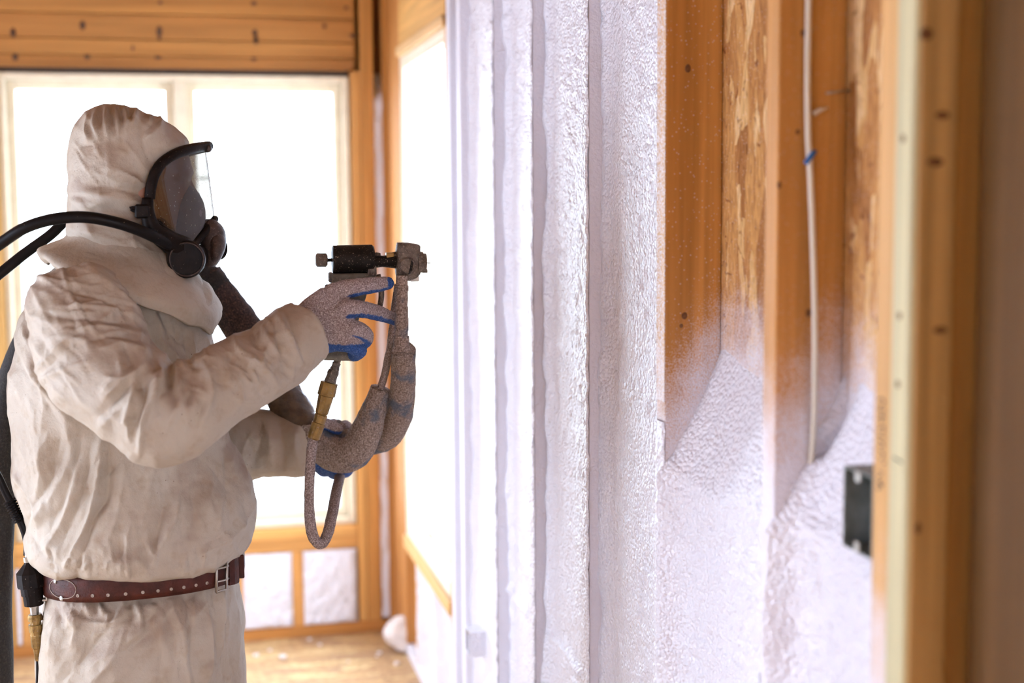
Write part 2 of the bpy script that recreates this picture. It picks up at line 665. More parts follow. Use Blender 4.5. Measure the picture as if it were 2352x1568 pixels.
M = {}
for ax, nm in enumerate('xyz'):
    M['pine_' + nm] = wood('pine_along_' + nm, ax)
    M['spray_' + nm] = wood('sprayed_pine_along_' + nm, ax, True)
M['foam'] = foam_material()
M['osb_wall'] = osb('osb_sheathing', True)
M['osb_back'] = osb('osb_sheathing_back', False, 'xy', 0.8)
M['osb_floor'] = osb('osb_subfloor', False, 'xy', 1.0, True)
M['cream'] = simple('window_wood', (0.76, 0.65, 0.48), 0.5, 0, 0.06, 20)
M['vinyl'] = simple('white_vinyl', (0.85, 0.85, 0.83), 0.4)
M['near_black'] = simple('dark_strip', (0.05, 0.03, 0.02), 0.8)
M['glass'] = glass_mat('window_glass', (0.96, 0.99, 0.98))
M['ground'] = simple('pale_snowy_ground', (0.80, 0.80, 0.80), 0.9, 0, 0.05, 3)
M['knot'] = simple('wood_knot', (0.16, 0.065, 0.024), 0.7, 0, 0.3, 200)
M['knot_dark'] = simple('dark_wood_knot', (0.055, 0.02, 0.008), 0.7, 0, 0.3, 200)
M['pencil'] = simple('pencil_lead', (0.05, 0.045, 0.045), 0.6)
M['steel'] = simple('dull_steel', (0.42, 0.40, 0.36), 0.42, 0.9, 0.2, 60, 0.2, 200)
M['box_steel'] = simple('galvanised_box', (0.20, 0.22, 0.20), 0.5, 0.5, 0.25, 60)
M['cable'] = simple('white_cable_jacket', (0.80, 0.74, 0.62), 0.5)
M['blue_tape'] = simple('blue_tape', (0.02, 0.14, 0.42), 0.45)
M['suit'] = tyvek()
M['glove'] = glove_mat()
M['rubber'] = simple('black_rubber', (0.012, 0.008, 0.007), 0.45, 0, 0.3, 80, 0.1, 200, 0.10, (0.35, 0.29, 0.23), (0.70, 0.76), 300)
M['rubber_clean'] = simple('black_hose_rubber', (0.009, 0.007, 0.007), 0.4, 0, 0.2, 80, 0, 200, 0.12, (0.45, 0.36, 0.25), (0.745, 0.79), 260)
M['mask_brown'] = simple('dusty_dark_plastic', (0.055, 0.035, 0.03), 0.5, 0, 0.4, 120, 0.3, 300, 0.5, (0.22, 0.16, 0.13), (0.62, 0.75), 350)
M['cup'] = simple('grey_silicone', (0.13, 0.10, 0.11), 0.5, 0, 0.15, 60)
M['visor'] = glass_mat('clear_visor', (0.40, 0.375, 0.34), 0.08, 0.02, 1.28, 0.09)
M['skin'] = simple('skin', (0.34, 0.16, 0.10), 0.5, 0, 0.08, 40)
M['eye'] = simple('eye', (0.6, 0.58, 0.55), 0.25)
M['leather'] = simple('red_brown_leather', (0.062, 0.014, 0.008), 0.5, 0, 0.45, 45, 0.3, 260, 0.25)
M['thread'] = simple('pale_dust', (0.42, 0.34, 0.28), 0.8)
M['brass'] = simple('dirty_brass', (0.27, 0.16, 0.05), 0.42, 0.75, 0.35, 70, 0.3, 260, 0.5, (0.30, 0.22, 0.18), (0.62, 0.72), 300)
M['gun_black'] = simple('black_gun_body', (0.014, 0.011, 0.009), 0.45, 0.1, 0.3, 70, 0.3, 300, 0.15, (0.33, 0.26, 0.20), (0.64, 0.72), 360)
M['gun_grey'] = simple('dusty_gun_metal', (0.15, 0.12, 0.095), 0.55, 0.3, 0.45, 90, 0.5, 260, 0.5, (0.40, 0.30, 0.26), (0.58, 0.70), 380)
M['gun_olive'] = simple('olive_gun_grip', (0.17, 0.15, 0.115), 0.55, 0.1, 0.2, 90, 0.2, 300, 0.4, (0.36, 0.29, 0.24), (0.62, 0.74), 360)
M['sleeve'] = hose_mat('crusted_hose_sleeve', (0.14, 0.10, 0.08), (0.34, 0.26, 0.215), (0.60, 0.51, 0.46), 340, (0.06, 0.11, 0.18))
M['whip'] = hose_mat('crusted_whip_hose', (0.13, 0.09, 0.08), (0.36, 0.275, 0.25), (0.64, 0.56, 0.53), 420)
M['scuff'] = hose_mat('dark_scuff_jacket', (0.012, 0.006, 0.005), (0.055, 0.028, 0.022), (0.16, 0.085, 0.07), 300, None, 0.75, 0.5)
M['jacket_dark'] = hose_mat('black_woven_jacket', (0.010, 0.008, 0.007), (0.022, 0.018, 0.016), (0.05, 0.04, 0.034), 260, None, 0.8, 0.3)
M['wrap'] = simple('brown_film_wrap', (0.085, 0.055, 0.035), 0.22, 0, 0.4, 50, 0.9, 55, 0.6)
M['foam_scrap'] = simple('foam_scrap', (0.80, 0.72, 0.68), 0.6, 0, 0.06, 40, 0.5, 60)
M['film'] = plastic_film()
M['navy_strip'] = simple('navy_zip_tape', (0.012, 0.02, 0.07), 0.3)

PALE = (1.18, 1.42, 2.1)        # newer, paler boards
DEEP = (0.92, 0.82, 0.72)

# ------------------------------------------------------------------ the setting: shell of the room
XL, YF, ZC = -2.2, -5.0, 2.46
floor = box('floor', (XL - .1, YF - .1, -0.03), (XR + SD + 0.1, YB + SD, 0.0), M['osb_floor'], None, 0)
tag(floor, 'tan oriented strand board subfloor littered with foam crumbs', kind='structure')
ceil = box('ceiling', (XL - .1, YF - .1, ZC), (XR + SD + .1, YB + SD + .1, ZC + 0.04), M['pine_x'], None, 0, (.5, .42, .36))
tag(ceil, 'bare timber ceiling above the framed room', kind='structure')
ground = box('ground', (-60, -60, -0.62), (60, 60, -0.6), M['ground'], None, 0)
tag(ground, 'pale bright ground outside the windows', kind='structure')


def piece(name, lo, hi, ax, parent, color=(1, 1, 1), spray=None, dust=0.0, haze=0.0, top=9.0, slope=0.0):
    o = box(name, lo, hi, M[('spray_' if spray is not None else 'pine_') + 'xyz'[ax]], parent, 0.0018, color)
    if spray is not None:
        o['spray_z'] = float(spray); o['spray_slope'] = float(slope)
        o['spray_top'] = float(top); o['dust'] = float(dust); o['haze'] = float(haze)
    return o


def wood_var():
    k = random.uniform(0.92, 1.08)
    return (k, k * random.uniform(0.96, 1.05), k * random.uniform(0.9, 1.15))


# --- wall behind the camera and wall on the left (with the openings that light the worker's back)
wf = box('wall_front', (XL - .1, YF - .1, 0), (XR + SD + .1, YF, ZC), M['osb_back'], None, 0)
tag(wf, 'boarded wall behind the viewer', kind='structure')
wl = empty('wall_left', (XL, 1.5, 0)); tag(wl, 'framed wall on the left with a wide daylight opening', kind='structure')
LW0, LW1, LZ0, LZ1 = 1.65, 3.75, 0.30, 1.75
box('foam_bounce_panel', (XL - .1, YF, 0), (XL, LW0, ZC), M['foam'], wl, 0)  # unseen stretch of wall, given white foam to lift the fill light
piece('wall_panel', (XL - .1, LW1, 0), (XL, YB + SD, ZC), 2, wl)
piece('wall_panel', (XL - .1, LW0, 0), (XL, LW1, LZ0), 1, wl)
piece('wall_panel', (XL - .1, LW0, LZ1), (XL, LW1, ZC), 1, wl)
portal('daylight_left_window', (XL - .11, (LW0 + LW1) / 2, (LZ0 + LZ1) / 2), (0, -math.pi / 2, 0), LZ1 - LZ0, LW1 - LW0)

# --- back wall
wb = empty('wall_back', (0, YB, 0)); tag(wb, 'timber framed back wall around the twin window', kind='structure')
WX0, WX1 = W(2, 500, YB)[0], W(812, 700, YB)[0]          # rough opening
WZ0, WZ1 = W(700, 1212, YB)[2], W(400, 172, YB)[2]
YO = YB + SD
OSB = 0.012
# sheathing outside (around the opening)
for lo, hi in (((XL, YO, 0), (WX0, YO + OSB, ZC)), ((WX1, YO, 0), (XR + SD, YO + OSB, ZC)),
               ((WX0, YO, 0), (WX1, YO + OSB, WZ0)), ((WX0, YO, WZ1), (WX1, YO + OSB, ZC))):
    box('sheathing', lo, hi, M['osb_back'], wb, 0)
# header: stacked boards, slightly uneven
hz = [WZ1 + 0.022, W(400, 128, YB)[2], W(400, 92, YB)[2], W(400, 34, YB)[2], ZC]
for i in range(4):
    dy = (0.018, 0.0, 0.004, 0.0)[i]
    piece('header_board', (XL, YB + dy, hz[i] + 0.001), (WX1 + 0.02, YO, hz[i + 1] - 0.001), 0, wb, ((0.66, 0.56, 0.46), (.72, .62, .5), (.68, .57, .46), (.7, .6, .48))[i])
# near-black strip under the header
box('header_strip', (WX0, YB + 0.03, WZ1 + 0.006), (WX1, YO, WZ1 + 0.022), M['near_black'], wb, 0)
# jack and king studs right of the opening, then the slot and the corner stud
xs = [W(p, 700, YB)[0] for p in (814, 836, 866, 888, 919)]
piece('jack_stud', (xs[0], YB + 0.004, 0.04), (xs[1] - .002, YO, WZ1 + 0.02), 2, wb, (1.05, 1.05, 1.0))
piece('king_stud', (xs[1], YB, 0.04), (xs[2], YO, ZC), 2, wb, (1.0, .95, .85))
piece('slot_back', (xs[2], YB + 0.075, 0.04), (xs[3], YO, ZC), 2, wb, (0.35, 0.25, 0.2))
piece('corner_stud', (xs[3] - .004, YB - 0.01, 0.04), (XR + 0.006, YO, ZC), 2, wb, (0.92, 0.8, 0.68))
# left king studs
piece('jack_stud', (WX0 - 0.038, YB, 0.04), (WX0, YO, WZ1 + 0.02), 2, wb, (1.0, 1.15, 1.2))
piece('king_stud', (WX0 - 0.078, YB, 0.04), (WX0 - .04, YO, ZC), 2, wb)
# sill and bottom plates
SZ = WZ0 - 0.038
piece('rough_sill', (WX0, YB, SZ), (WX1 + .002, YO, WZ0), 0, wb, (1.08, 1.05, 1.0))
piece('rough_sill', (WX0, YB + .003, SZ - 0.045), (WX1 + .002, YO, SZ - 0.001), 0, wb, (1.0, .95, .9))
piece('bottom_plate', (XL, YB - .002, 0.0), (XR, YO, 0.04), 0, wb, (0.9, .75, .6))
crip = [W(p, 1350, YB)[0] for p in (685, 545, 400, 240, 60)]
for c in crip:
    piece('cripple_stud', (c - .019, YB + .002, 0.04), (c + .019, YO, SZ - .046), 2, wb, (1.05, 1.0, .95))


def foam_patch(name, parent, o, u, v, nrm, nu, nv, hfun, mat=None, extra=None):
    """height field of foam: o + a*u + b*v + h(a,b)*nrm, a,b in 0..1"""
    a, b = np.meshgrid(np.linspace(0, 1, nu), np.linspace(0, 1, nv))
    base = np.array(o) + a.ravel()[:, None] * np.array(u) + b.ravel()[:, None] * np.array(v)
    h = hfun(a.ravel(), b.ravel(), base)
    P = base + h[:, None] * np.array(nrm)
    f = []
    for j in range(nv - 1):
        for i in range(nu - 1):
            k = j * nu + i
            f.append((k, k + 1, k + nu + 1, k + nu))
    me = pydata(name, P, f)
    # a back skin so the fill has body
    ob = link(name, me, mat or M['foam'], parent, True)
    me.update()
    P0, N0 = get_vn(me)
    if (N0 @ np.array(nrm)).mean() < 0:
        me.flip_normals()
    return ob


def pillow(a, b, base, depth, e=0.16, seed=0, amp=0.006):
    ea = np.clip(np.minimum(a, 1 - a) / e, 0, 1) ** 0.5
    eb = np.clip(np.minimum(b, 1 - b) / (e * 0.6), 0, 1) ** 0.5
    return depth * (0.84 + 0.16 * ea * eb) + amp * fbm(base * 28, seed, 3) + 0.004 * fbm(base * 90, seed + 3, 2)


cx = sorted(crip + [WX1 + .0, WX0])
for i in range(len(cx) - 1):
    x0, x1 = cx[i] + .019, cx[i + 1] - .019
    if i == len(cx) - 2: x1 = cx[i + 1] - 0.004
    if i == 0: x0 = cx[0]
    foam_patch('foam_fill', wb, (x0, YO - 0.004, 0.041), (x1 - x0, 0, 0), (0, 0, SZ - .046 - 0.042), (0, -1, 0), 50, 60,
               lambda a, b, base, s=i: pillow(a, b, base, 0.096, 0.10, s))
# foam filled slot beside the corner stud
foam_patch('foam_fill', wb, (xs[2] + .001, YB + 0.07, 0.05), (xs[3] - xs[2] - .006, 0, 0), (0, 0, W(875, 165, YB)[2] - 0.05), (0, -1, 0), 12, 200,
           lambda a, b, base: 0.066 * np.clip((1 - b) / 0.05, 0, 1) + 0.006 * fbm(base * 30, 4, 3))


def knot(parent, p, r, axis, stretch=(1, 1), mat='knot'):
    bm = bmesh.new()
    bmesh.ops.create_icosphere(bm, subdivisions=2, radius=1.0)
    sc = {0: (0.0012, r * stretch[0], r * stretch[1]), 1: (r * stretch[0], 0.0012, r * stretch[1])}[axis]
    for v in bm.verts: v.co = Vector([v.co[k] * sc[k] for k in range(3)])
    o = link('knot', bm_mesh('knot', bm), M[mat], None, True)
    o.parent = parent
    o.location = Vector(p) - parent.location
    return o


for px, py, sx, sy in ((190, 58, 1, 1.6), (200, 128, 1, 1.3), (366, 72, 1, 2.0), (366, 90, .6, 1.4), (363, 131, 1.3, .8), (585, 75, 1, 1.2), (588, 92, .8, 1.6),
                       (583, 132, .9, 1.3), (583, 8, 1, .8), (812, 82, 1.8, .7), (745, 60, .8, .8), (795, 18, .8, .6), (30, 75, 1, 1.6), (35, 130, 1, 1.4), (368, 6, .7, .7), (305, 110, .5, 1)):
    yy = YB + (0.018 if py > 127 else 0.004 if 34 < py < 92 else 0.0)
    knot(wb, W(px, py, yy), 0.0095, 1, (sx, sy), 'knot_dark')

# --- twin window in the back wall
w1 = empty('window_1', ((WX0 + WX1) / 2, YB + 0.05, WZ0)); tag(w1, 'twin wooden window glowing with daylight in the back wall', kind='structure')


def frame(name, parent, x0, x1, z0, z1, y0, y1, t, mat, bev=0.003, sides=(1, 1, 1, 1)):
    os_ = []
    if sides[0]: os_.append(box(name, (x0, y0, z0), (x0 + t, y1, z1), mat, parent, bev))
    if sides[1]: os_.append(box(name, (x1 - t, y0, z0), (x1, y1, z1), mat, parent, bev))
    if sides[2]: os_.append(box(name, (x0 + t, y0, z0), (x1 - t, y1, z0 + t), mat, parent, bev))
    if sides[3]: os_.append(box(name, (x0 + t, y0, z1 - t), (x1 - t, y1, z1), mat, parent, bev))
    return os_


ya, yb_ = YB + 0.022, YB + 0.125
frame('jamb', w1, WX0 + .002, WX1 - .002, WZ0 + .002, WZ1 + .004, ya, yb_, 0.022, M['cream'])
xm0, xm1 = W(392, 300, YB + .05)[0], W(438, 300, YB + .05)[0]
box('mullion', (xm0 + 0.012, ya, WZ0 + .024), (xm1 - 0.012, yb_, WZ1 - .018), M['cream'], w1, 0.003)
for x0, x1 in ((WX0 + .024, xm0 + .012), (xm1 - .012, WX1 - .024)):
    sash = empty('sash', (0, 0, 0)); sash.parent = w1
    sash.location = Vector(((x0 + x1) / 2, YB + .08, WZ0)) - w1.location
    sash_w = Vector(((x0 + x1) / 2, YB + .08, WZ0))

    def sbox(nm, lo, hi, mat, bev=0.003):
        o = box(nm, lo, hi, mat, None, bev)
        o.parent = sash
        o.location = o.location - sash_w
        return o
    z0, z1 = WZ0 + .025, WZ1 - .019
    t = 0.030
    y0, y1 = YB + 0.06, YB + 0.10
    sbox('stile', (x0, y0, z0), (x0 + t, y1, z1), M['cream'])
    sbox('stile', (x1 - t, y0, z0), (x1, y1, z1), M['cream'])
    sbox('rail', (x0 + t, y0, z0), (x1 - t, y1, z0 + t), M['cream'])
    sbox('rail', (x0 + t, y0, z1 - t), (x1 - t, y1, z1), M['cream'])
    sbox('pane', (x0 + t - .004, YB + .078, z0 + t - .004), (x1 - t + .004, YB + .082, z1 - t + .004), M['glass'], 0)
    xc = (x0 + x1) / 2
    sbox('muntin', (xc - .004, YB + .086, z0 + t), (xc + .004, YB + .092, z1 - t), M['vinyl'], 0)
    for q in range(1, 5):
        zz = z0 + t + (z1 - z0 - 2 * t) * q / 5
        sbox('muntin', (x0 + t, YB + .086, zz - .004), (x1 - t, YB + .092, zz + .004), M['vinyl'], 0)
portal('daylight_back_window', ((WX0 + WX1) / 2, YB + .16, (WZ0 + WZ1) / 2), (-math.pi / 2, 0, 0), WX1 - WX0, WZ1 - WZ0)

# --- right wall
wr = empty('wall_right', (XR, 2.0, 0)); tag(wr, 'right hand stud wall half filled with white spray foam', kind='structure')
XO = XR + SD
S = {k: YR(p) for k, p in (('m4', 1030), ('m3', 1060), ('m2', 1135), ('m1', 1224), ('s0', 1352), ('s1', 1529), ('s2', 1785))}
S['m3'] = S['m2'] + 0.405
RWY0, RWY1 = S['m3'] + SW + 0.002, YB - 0.16               # rough opening of the side window
RWY0 = YR(1026)
RWY1 = YR(921)
RZ0, RZ1 = WX(985, 1305, XR)[2], WX(965, 98, XR)[2]
YN = 0.55                                                   # wall goes on towards the viewer to here
for lo, hi in (((XO, -0.6, 0), (XO + OSB, RWY0, ZC)), ((XO, RWY1, 0), (XO + OSB, YB + SD, ZC)),
               ((XO, RWY0, 0), (XO + OSB, RWY1, RZ0)), ((XO, RWY0, RZ1), (XO + OSB, RWY1, ZC))):
    o = box('sheathing', lo, hi, M['osb_wall'], wr, 0)
    o['spray_z'] = float(WX(1700, 772, XO)[2]); o['spray_slope'] = 0.0; o['spray_top'] = 9.0; o['dust'] = 0.5; o['haze'] = 0.0
ZT = ZC - 0.04
# fully coated studs
for k in ('m3', 'm2', 'm1', 's0'):
    piece('stud', (XR, S[k], 0.04), (XO, S[k] + SW, ZT), 2, wr, wood_var(), 9.0, 0, 0, 9.0 if k != 'm3' else 2.13)
# bare stud next to the spray, foam only near its foot
z1a = WX(1530, 925, XR)[2]; z1b = WX(1645, 745, XO)[2]
s1 = piece('stud', (XR, S['s1'], 0.04), (XO, S['s1'] + SW, ZT), 2, wr, (1.0, .95, .85), z1a, 0.55, 0.0, 9.0, (z1b - z1a) / SD)
z2a = WX(1785, 965, XR)[2]; z2b = WX(1930, 800, XO)[2]
s2 = piece('stud', (XR, S['s2'], 0.04), (XO, S['s2'] + SW, ZT), 2, wr, (0.95, .88, .78), z2a, 0.2, 0.0, 9.0, (z2b - z2a) / SD)
# dusted front edges: thin crust of overspray on the faces of the sprayed studs
def crust(y0, z0, z1, mat='foam', t=0.003, amp=0.003, seed=0):
    foam_patch('foam_crust', wr, (XR - 0.0008, y0 - .0015, z0), (0, SW + .003, 0), (0, 0, z1 - z0), (-1, 0, 0), 14, 260,
               lambda a, b, base: t * np.clip(np.minimum(a, 1 - a) / .12, 0, 1) + amp * (fbm(base * 60, seed, 3)))
for i, k in enumerate(('m2', 'm1', 's0')):
    crust(S[k], 0.04, ZT, seed=i)
s1['haze'] = 0.0
# edge dust of stud s1: pale film on its face only
fr = piece('dusted_edge', (XR - .0012, S['s1'] + .0005, z1a), (XR + .0005, S['s1'] + SW, ZT), 2, wr, PALE, z1a + .05, 1.0, 0.85)
crust(S['s1'], 0.04, z1a - .03, seed=9)
# double studs at the right: plain, pale, then a deeper post
ya3 = YR(2016); yb3 = YR(2056); yc3 = YR(2100)
z3 = WX(2010, 1440, XR)[2]
s3 = piece('stud', (XR, yb3 + .0008, 0.04), (XO, ya3, ZT), 2, wr, (1.12, 1.25, 1.5), z3, 0.0, 0.0, 9.0, 6.0)
s3b = piece('stud', (XR - .002, yc3, 0.04), (XR + .045, yb3 - .0008, ZT), 2, wr, (1.0, 1.75, 3.3))
s3c = piece('stud', (XR + .0455, yc3 + .0, 0.04), (XO, yb3 - .002, ZT), 2, wr, (.62, .58, .5))
piece('stud', (XR + .04, yc3 - .004, 0.04), (XO, yc3 - .0008, ZT), 2, wr, (.62, .6, .5))
piece('top_plate', (XR, -0.6, ZT), (XO, YB, ZC), 1, wr, DEEP)
piece('bottom_plate', (XR, -0.6, 0), (XO, YB, 0.04), 1, wr, (1, 1, 1), 9.0)
# side face board of the doubled post
piece('post_face', (XR + .001, yc3 - .006, 0.04), (XR + .041, yc3 - .0008, ZT), 2, wr, (.82, .98, 1.15))
# nearer dark gap, stud and board covered by plastic
yd = YR(2272)
piece('stud', (XR + .03, yd - .30, 0.04), (XO, yd - .30 + SW, ZT), 2, wr, (.8, .75, .7))
plate = piece('plywood_board', (XR + 0.062, -0.6, 0.04), (XR + .078, yc3 - 0.014, ZT), 2, wr, (.22, .19, .13))
# right of window: trimmer and king studs, header and sill of the side window
piece('trimmer_stud', (XR - .001, RWY0 - .02, 0.04), (XO, RWY0, RZ1), 2, wr, PALE, RZ0 - .1, 0, 0, 9.0)
piece('king_stud', (XR, RWY0 - .02 - SW, .04), (XO, RWY0 - .0205, ZT), 2, wr, (1, .95, .9), 9.0, 0, 0, 2.13)
piece('trimmer_stud', (XR, RWY1, 0.04), (XO, RWY1 + SW, ZT), 2, wr, (.98, .85, .75))
piece('king_stud', (XR, RWY1 + SW + .001, 0.04), (XO, YB - .012, ZT), 2, wr, (.9, .75, .62))
hzr = [RZ1 + .03, RZ1 + .17, ZT]
for i in range(2):
    piece('header_board', (XR + .002 * i, RWY0, hzr[i] + .001), (XO, RWY1, hzr[i + 1] - .001), 1, wr, (1.12, 1.2, 1.2))
piece('header_trim', (XR - .012, RWY0 - .012, RZ1), (XO, RWY1 - .01, RZ1 + .029), 1, wr, (1.15, 1.4, 2.0))
piece('rough_sill', (XR - .008, RWY0 - .01, RZ0 - .04), (XO, RWY1, RZ0), 1, wr, (1.15, 1.35, 1.7))
ncr = 2
for i in range(ncr):
    yy = RWY0 + (RWY1 - RWY0) * (0.30 + 0.42 * i)
    piece('cripple_stud', (XR, yy, .04), (XO, yy + SW, RZ0 - .041), 2, wr, (1.1, 1.1, 1.0), 0.0 if i == 1 else 9.0)

w2 = empty('window_2', (XR + .06, (RWY0 + RWY1) / 2, RZ0)); tag(w2, 'narrow side window blown out with daylight in the right wall', kind='structure')
for nm, lo, hi in (('jamb', (XR + .002, RWY0, RZ0), (XR + .05, RWY0 + .022, RZ1)), ('jamb', (XR + .002, RWY1 - .022, RZ0), (XO + .014, RWY1, RZ1)),
                   ('jamb', (XR + .002, RWY0 + .022, RZ0), (XR + .05, RWY1 - .022, RZ0 + .022)), ('jamb', (XR + .002, RWY0 + .022, RZ1 - .022), (XR + .05, RWY1 - .022, RZ1)),
                   ('stile', (XR + .004, RWY0 + .022, RZ0 + .022), (XR + .03, RWY0 + .04, RZ1 - .022)), ('stile', (XR + .004, RWY1 - .04, RZ0 + .022), (XR + .03, RWY1 - .022, RZ1 - .022)),
                   ('rail', (XR + .004, RWY0 + .04, RZ0 + .022), (XR + .03, RWY1 - .04, RZ0 + .04)), ('rail', (XR + .004, RWY0 + .04, RZ1 - .04), (XR + .03, RWY1 - .04, RZ1 - .022))):
    box(nm, lo, hi, M['cream'], w2, 0.003)
box('pane', (XR + .014, RWY0 + .036, RZ0 + .036), (XR + .018, RWY1 - .036, RZ1 - .036), M['glass'], w2, 0)
portal('daylight_side_window', (XO + .05, (RWY0 + RWY1) / 2, (RZ0 + RZ1) / 2), (0, math.pi / 2, 0), RZ1 - RZ0, RWY1 - RWY0)

# --- foam in the bays of the right wall
def segd(y, z, Pl):
    d = np.full(len(y), 9.0)
    for i in range(len(Pl) - 1):
        a, b = Pl[i], Pl[i + 1]
        t = np.clip(((y - a[0]) * (b[0] - a[0]) + (z - a[1]) * (b[1] - a[1])) / ((b - a) @ (b - a)), 0, 1)
        d = np.minimum(d, np.hypot(y - a[0] - t * (b[0] - a[0]), z - a[1] - t * (b[1] - a[1])))
    return d


def bay(y0, y1, z0, z1, depth, seed, ramp_h=None, extra=None, fillet=0.0, nu=64, nv=430, corner=0.012):
    def h(a, b, base):
        z = base[:, 2]; y = base[:, 1]
        wav = 0.008 * fbm(np.stack([y * 7, z * 2.2, y * 0 + seed], 1), seed, 3)
        pop = 0.0042 * fbm(base * np.array([1, 52, 46.]), seed + 1, 3) + 0.0022 * np.abs(fbm(base * np.array([1, 130, 110.]), seed + 2, 2))
        e = np.minimum(a, 1 - a)
        cor = corner * np.exp(-(e / 0.07) ** 2) * (1 + 0.5 * vnoise(base * np.array([1, 8, 14.]), seed + 6))
        t = depth + wav + pop + cor + fillet * (np.exp(-(1 - a) / .16) + .5 * np.exp(-a / .06))
        if ramp_h is not None:
            edge = z1 - 0.03 + 0.03 * fbm(np.stack([y * 16, y * 0, y * 0], 1), seed + 4, 3)
            k = np.clip((edge - z) / ramp_h, 0, 1)
            k = k ** 1.3
            t = t * k - 0.004 * (1 - k)
        if extra is not None: t = t + extra(y, z)
        return np.clip(t, -0.006, SD + .012)
    return foam_patch('foam_fill', wr, (XO - 0.0005, y0 - .002, z0), (0, y1 - y0 + .004, 0), (0, 0, z1 - z0), (-1, 0, 0), nu, nv, h)


bay(S['m2'] + SW, S['m3'], 0.04, ZT, 0.056, 11)
rA = np.array([WX(p, q, XO - .05)[1:] for p, q in ((1166, 1328), (1190, 1372), (1214, 1405))])
rB = np.array([WX(p, q, XO - .05)[1:] for p, q in ((1278, 1462), (1310, 1500), (1340, 1545))])
bay(S['m1'] + SW, S['m2'], 0.04, ZT, 0.052, 12, None, lambda y, z: 0.010 * np.exp(-(segd(y, z, rA) / 0.010) ** 2))
bay(S['s0'] + SW, S['m1'], 0.04, ZT, 0.055, 13, None, lambda y, z: 0.010 * np.exp(-(segd(y, z, rB) / 0.010) ** 2))
bay(S['s1'] + SW, S['s0'], 0.04, ZT, 0.056, 14)
zA = WX(1700, 765, XO)[2]
bay(S['s2'] + SW, S['s1'], 0.04, zA + .01, 0.050, 15, 0.20, None, 0.040)
zBt = WX(1975, 830, XO)[2]
# cable groove and ridge buried in the second fresh bay
cab = np.array([WX(1872, 950, XO - .03)[1:], WX(1880, 1030, XO - .04)[1:]])
rid = np.array([WX(p, q, XO - .055)[1:] for p, q in ((1850, 960), (1822, 1040), (1805, 1130), (1800, 1250), (1806, 1350), (1798, 1480), (1802, 1600))])


groove = np.array([WX(p, q, XO - .03)[1:] for p, q in ((1905, 900), (1895, 960), (1885, 1030))])
bay(ya3 + .0005, S['s2'], 0.04, zBt + .01, 0.050, 16, 0.20,
    lambda y, z: 0.018 * np.exp(-(segd(y, z, rid) / 0.009) ** 2) - 0.034 * np.exp(-(segd(y, z, groove) / 0.010) ** 2), 0.038)
# foam under the side window
bay(RWY0, RWY0 + (RWY1 - RWY0) * .30, 0.04, RZ0 - .041, 0.06, 17, None, None, 0.02, 40, 60)
bay(RWY0 + (RWY1 - RWY0) * .30 + SW, RWY0 + (RWY1 - RWY0) * .72, 0.04, RZ0 - .041, 0.06, 18, None, None, 0.02, 40, 60)
bay(S['m3'] + SW, RWY0 - .02 - SW - .0005, 0.04, 2.1, 0.05, 19, 0.1, None, 0.0, 8, 200)

# knots on the right wall studs
for par, px, py, yy, sx, sy in ((wr, 1580, 157, S['s1'], 1, 1.4), (wr, 1572, 725, S['s1'], 1, 1.2), (wr, 1565, 748, S['s1'], .6, .7), (wr, 1832, 303, S['s2'], .6, .7),
                                (wr, 1857, 718, S['s2'], .8, 1.2), (wr, 1845, 76, S['s2'], .8, 1), (wr, 1790, 425, S['s2'], .6, 1), (wr, 2165, 265, yc3 - .006, 1.8, .9),
                                (wr, 2128, 78, yc3 - .006, 1.6, 1.4), (wr, 2148, 372, yc3 - .006, 2.0, 1.0), (wr, 2160, 758, yc3 - .006, 1.8, .8), (wr, 2109, 1213, yc3 - .006, .7, 1.4)):
    knot(par, W(px, py, yy), 0.0046, 1, (sx, sy))
for px, py in ((2066, 725), (2074, 318), (2062, 882)):
    knot(wr, WX(px, py, XR - .002), 0.0042, 0, (1, 1))

# pencilled note on the plain stud
strokes = [[(2016, 918), (2026, 914), (2030, 926), (2017, 940), (2033, 944)], [(2018, 958), (2033, 957)], [(2026, 950), (2024, 972)],
           [(2018, 985), (2030, 980), (2028, 996)], [(2017, 1000), (2031, 1005)], [(2020, 1012), (2030, 1022), (2020, 1026)], [(2021, 1034), (2029, 1044), (2024, 1056)],
           [(2028, 1066), (2033, 1062)], [(2018, 1082), (2026, 1085)], [(2024, 1090), (2015, 1096)],
           [(2014, 1108), (2024, 1104), (2019, 1114), (2028, 1112), (2018, 1124), (2014, 1119)]]
for st in strokes:
    pts = [WX(p, q, XR - .0004) for p, q in st]
    tube('pencil_mark', pts, 0.0007, M['pencil'], wr, 5, 3)
tube('pencil_mark', [WX(2052, 1050, XR - .0026), WX(2072, 1062, XR - .0026)], 0.0009, M['pencil'], wr, 5)

# splinter and nail in the second bay
tube('nail', [WX(1898, 214, XR + .055), WX(1952, 208, XO)], [.0016, .0016], M['steel'], wr, 8)
tube('splinter', [W(1868, 262, S['s2'] - .001), W(1885, 252, S['s2'] - .006), W(1903, 247, S['s2'] - .01)], [.003, .0025, .0008], M['cream'], wr, 6)

# plastic film hanging over the near board
nu_, nv_ = 40, 120
xf = XR + .056


def film(a, b, base):
    return 0.010 * fbm(base * np.array([1, 9, 2.5]), 31, 3) + 0.006 * np.abs(fbm(base * np.array([1, 14, 9.]), 33, 2))


foam_patch('plastic_sheet', wr, (xf, -0.5, 0.05), (0, yc3 - .03 + .5, 0), (0, 0, ZT - .1), (-1, 0, 0), nu_, nv_, film, M['film'])

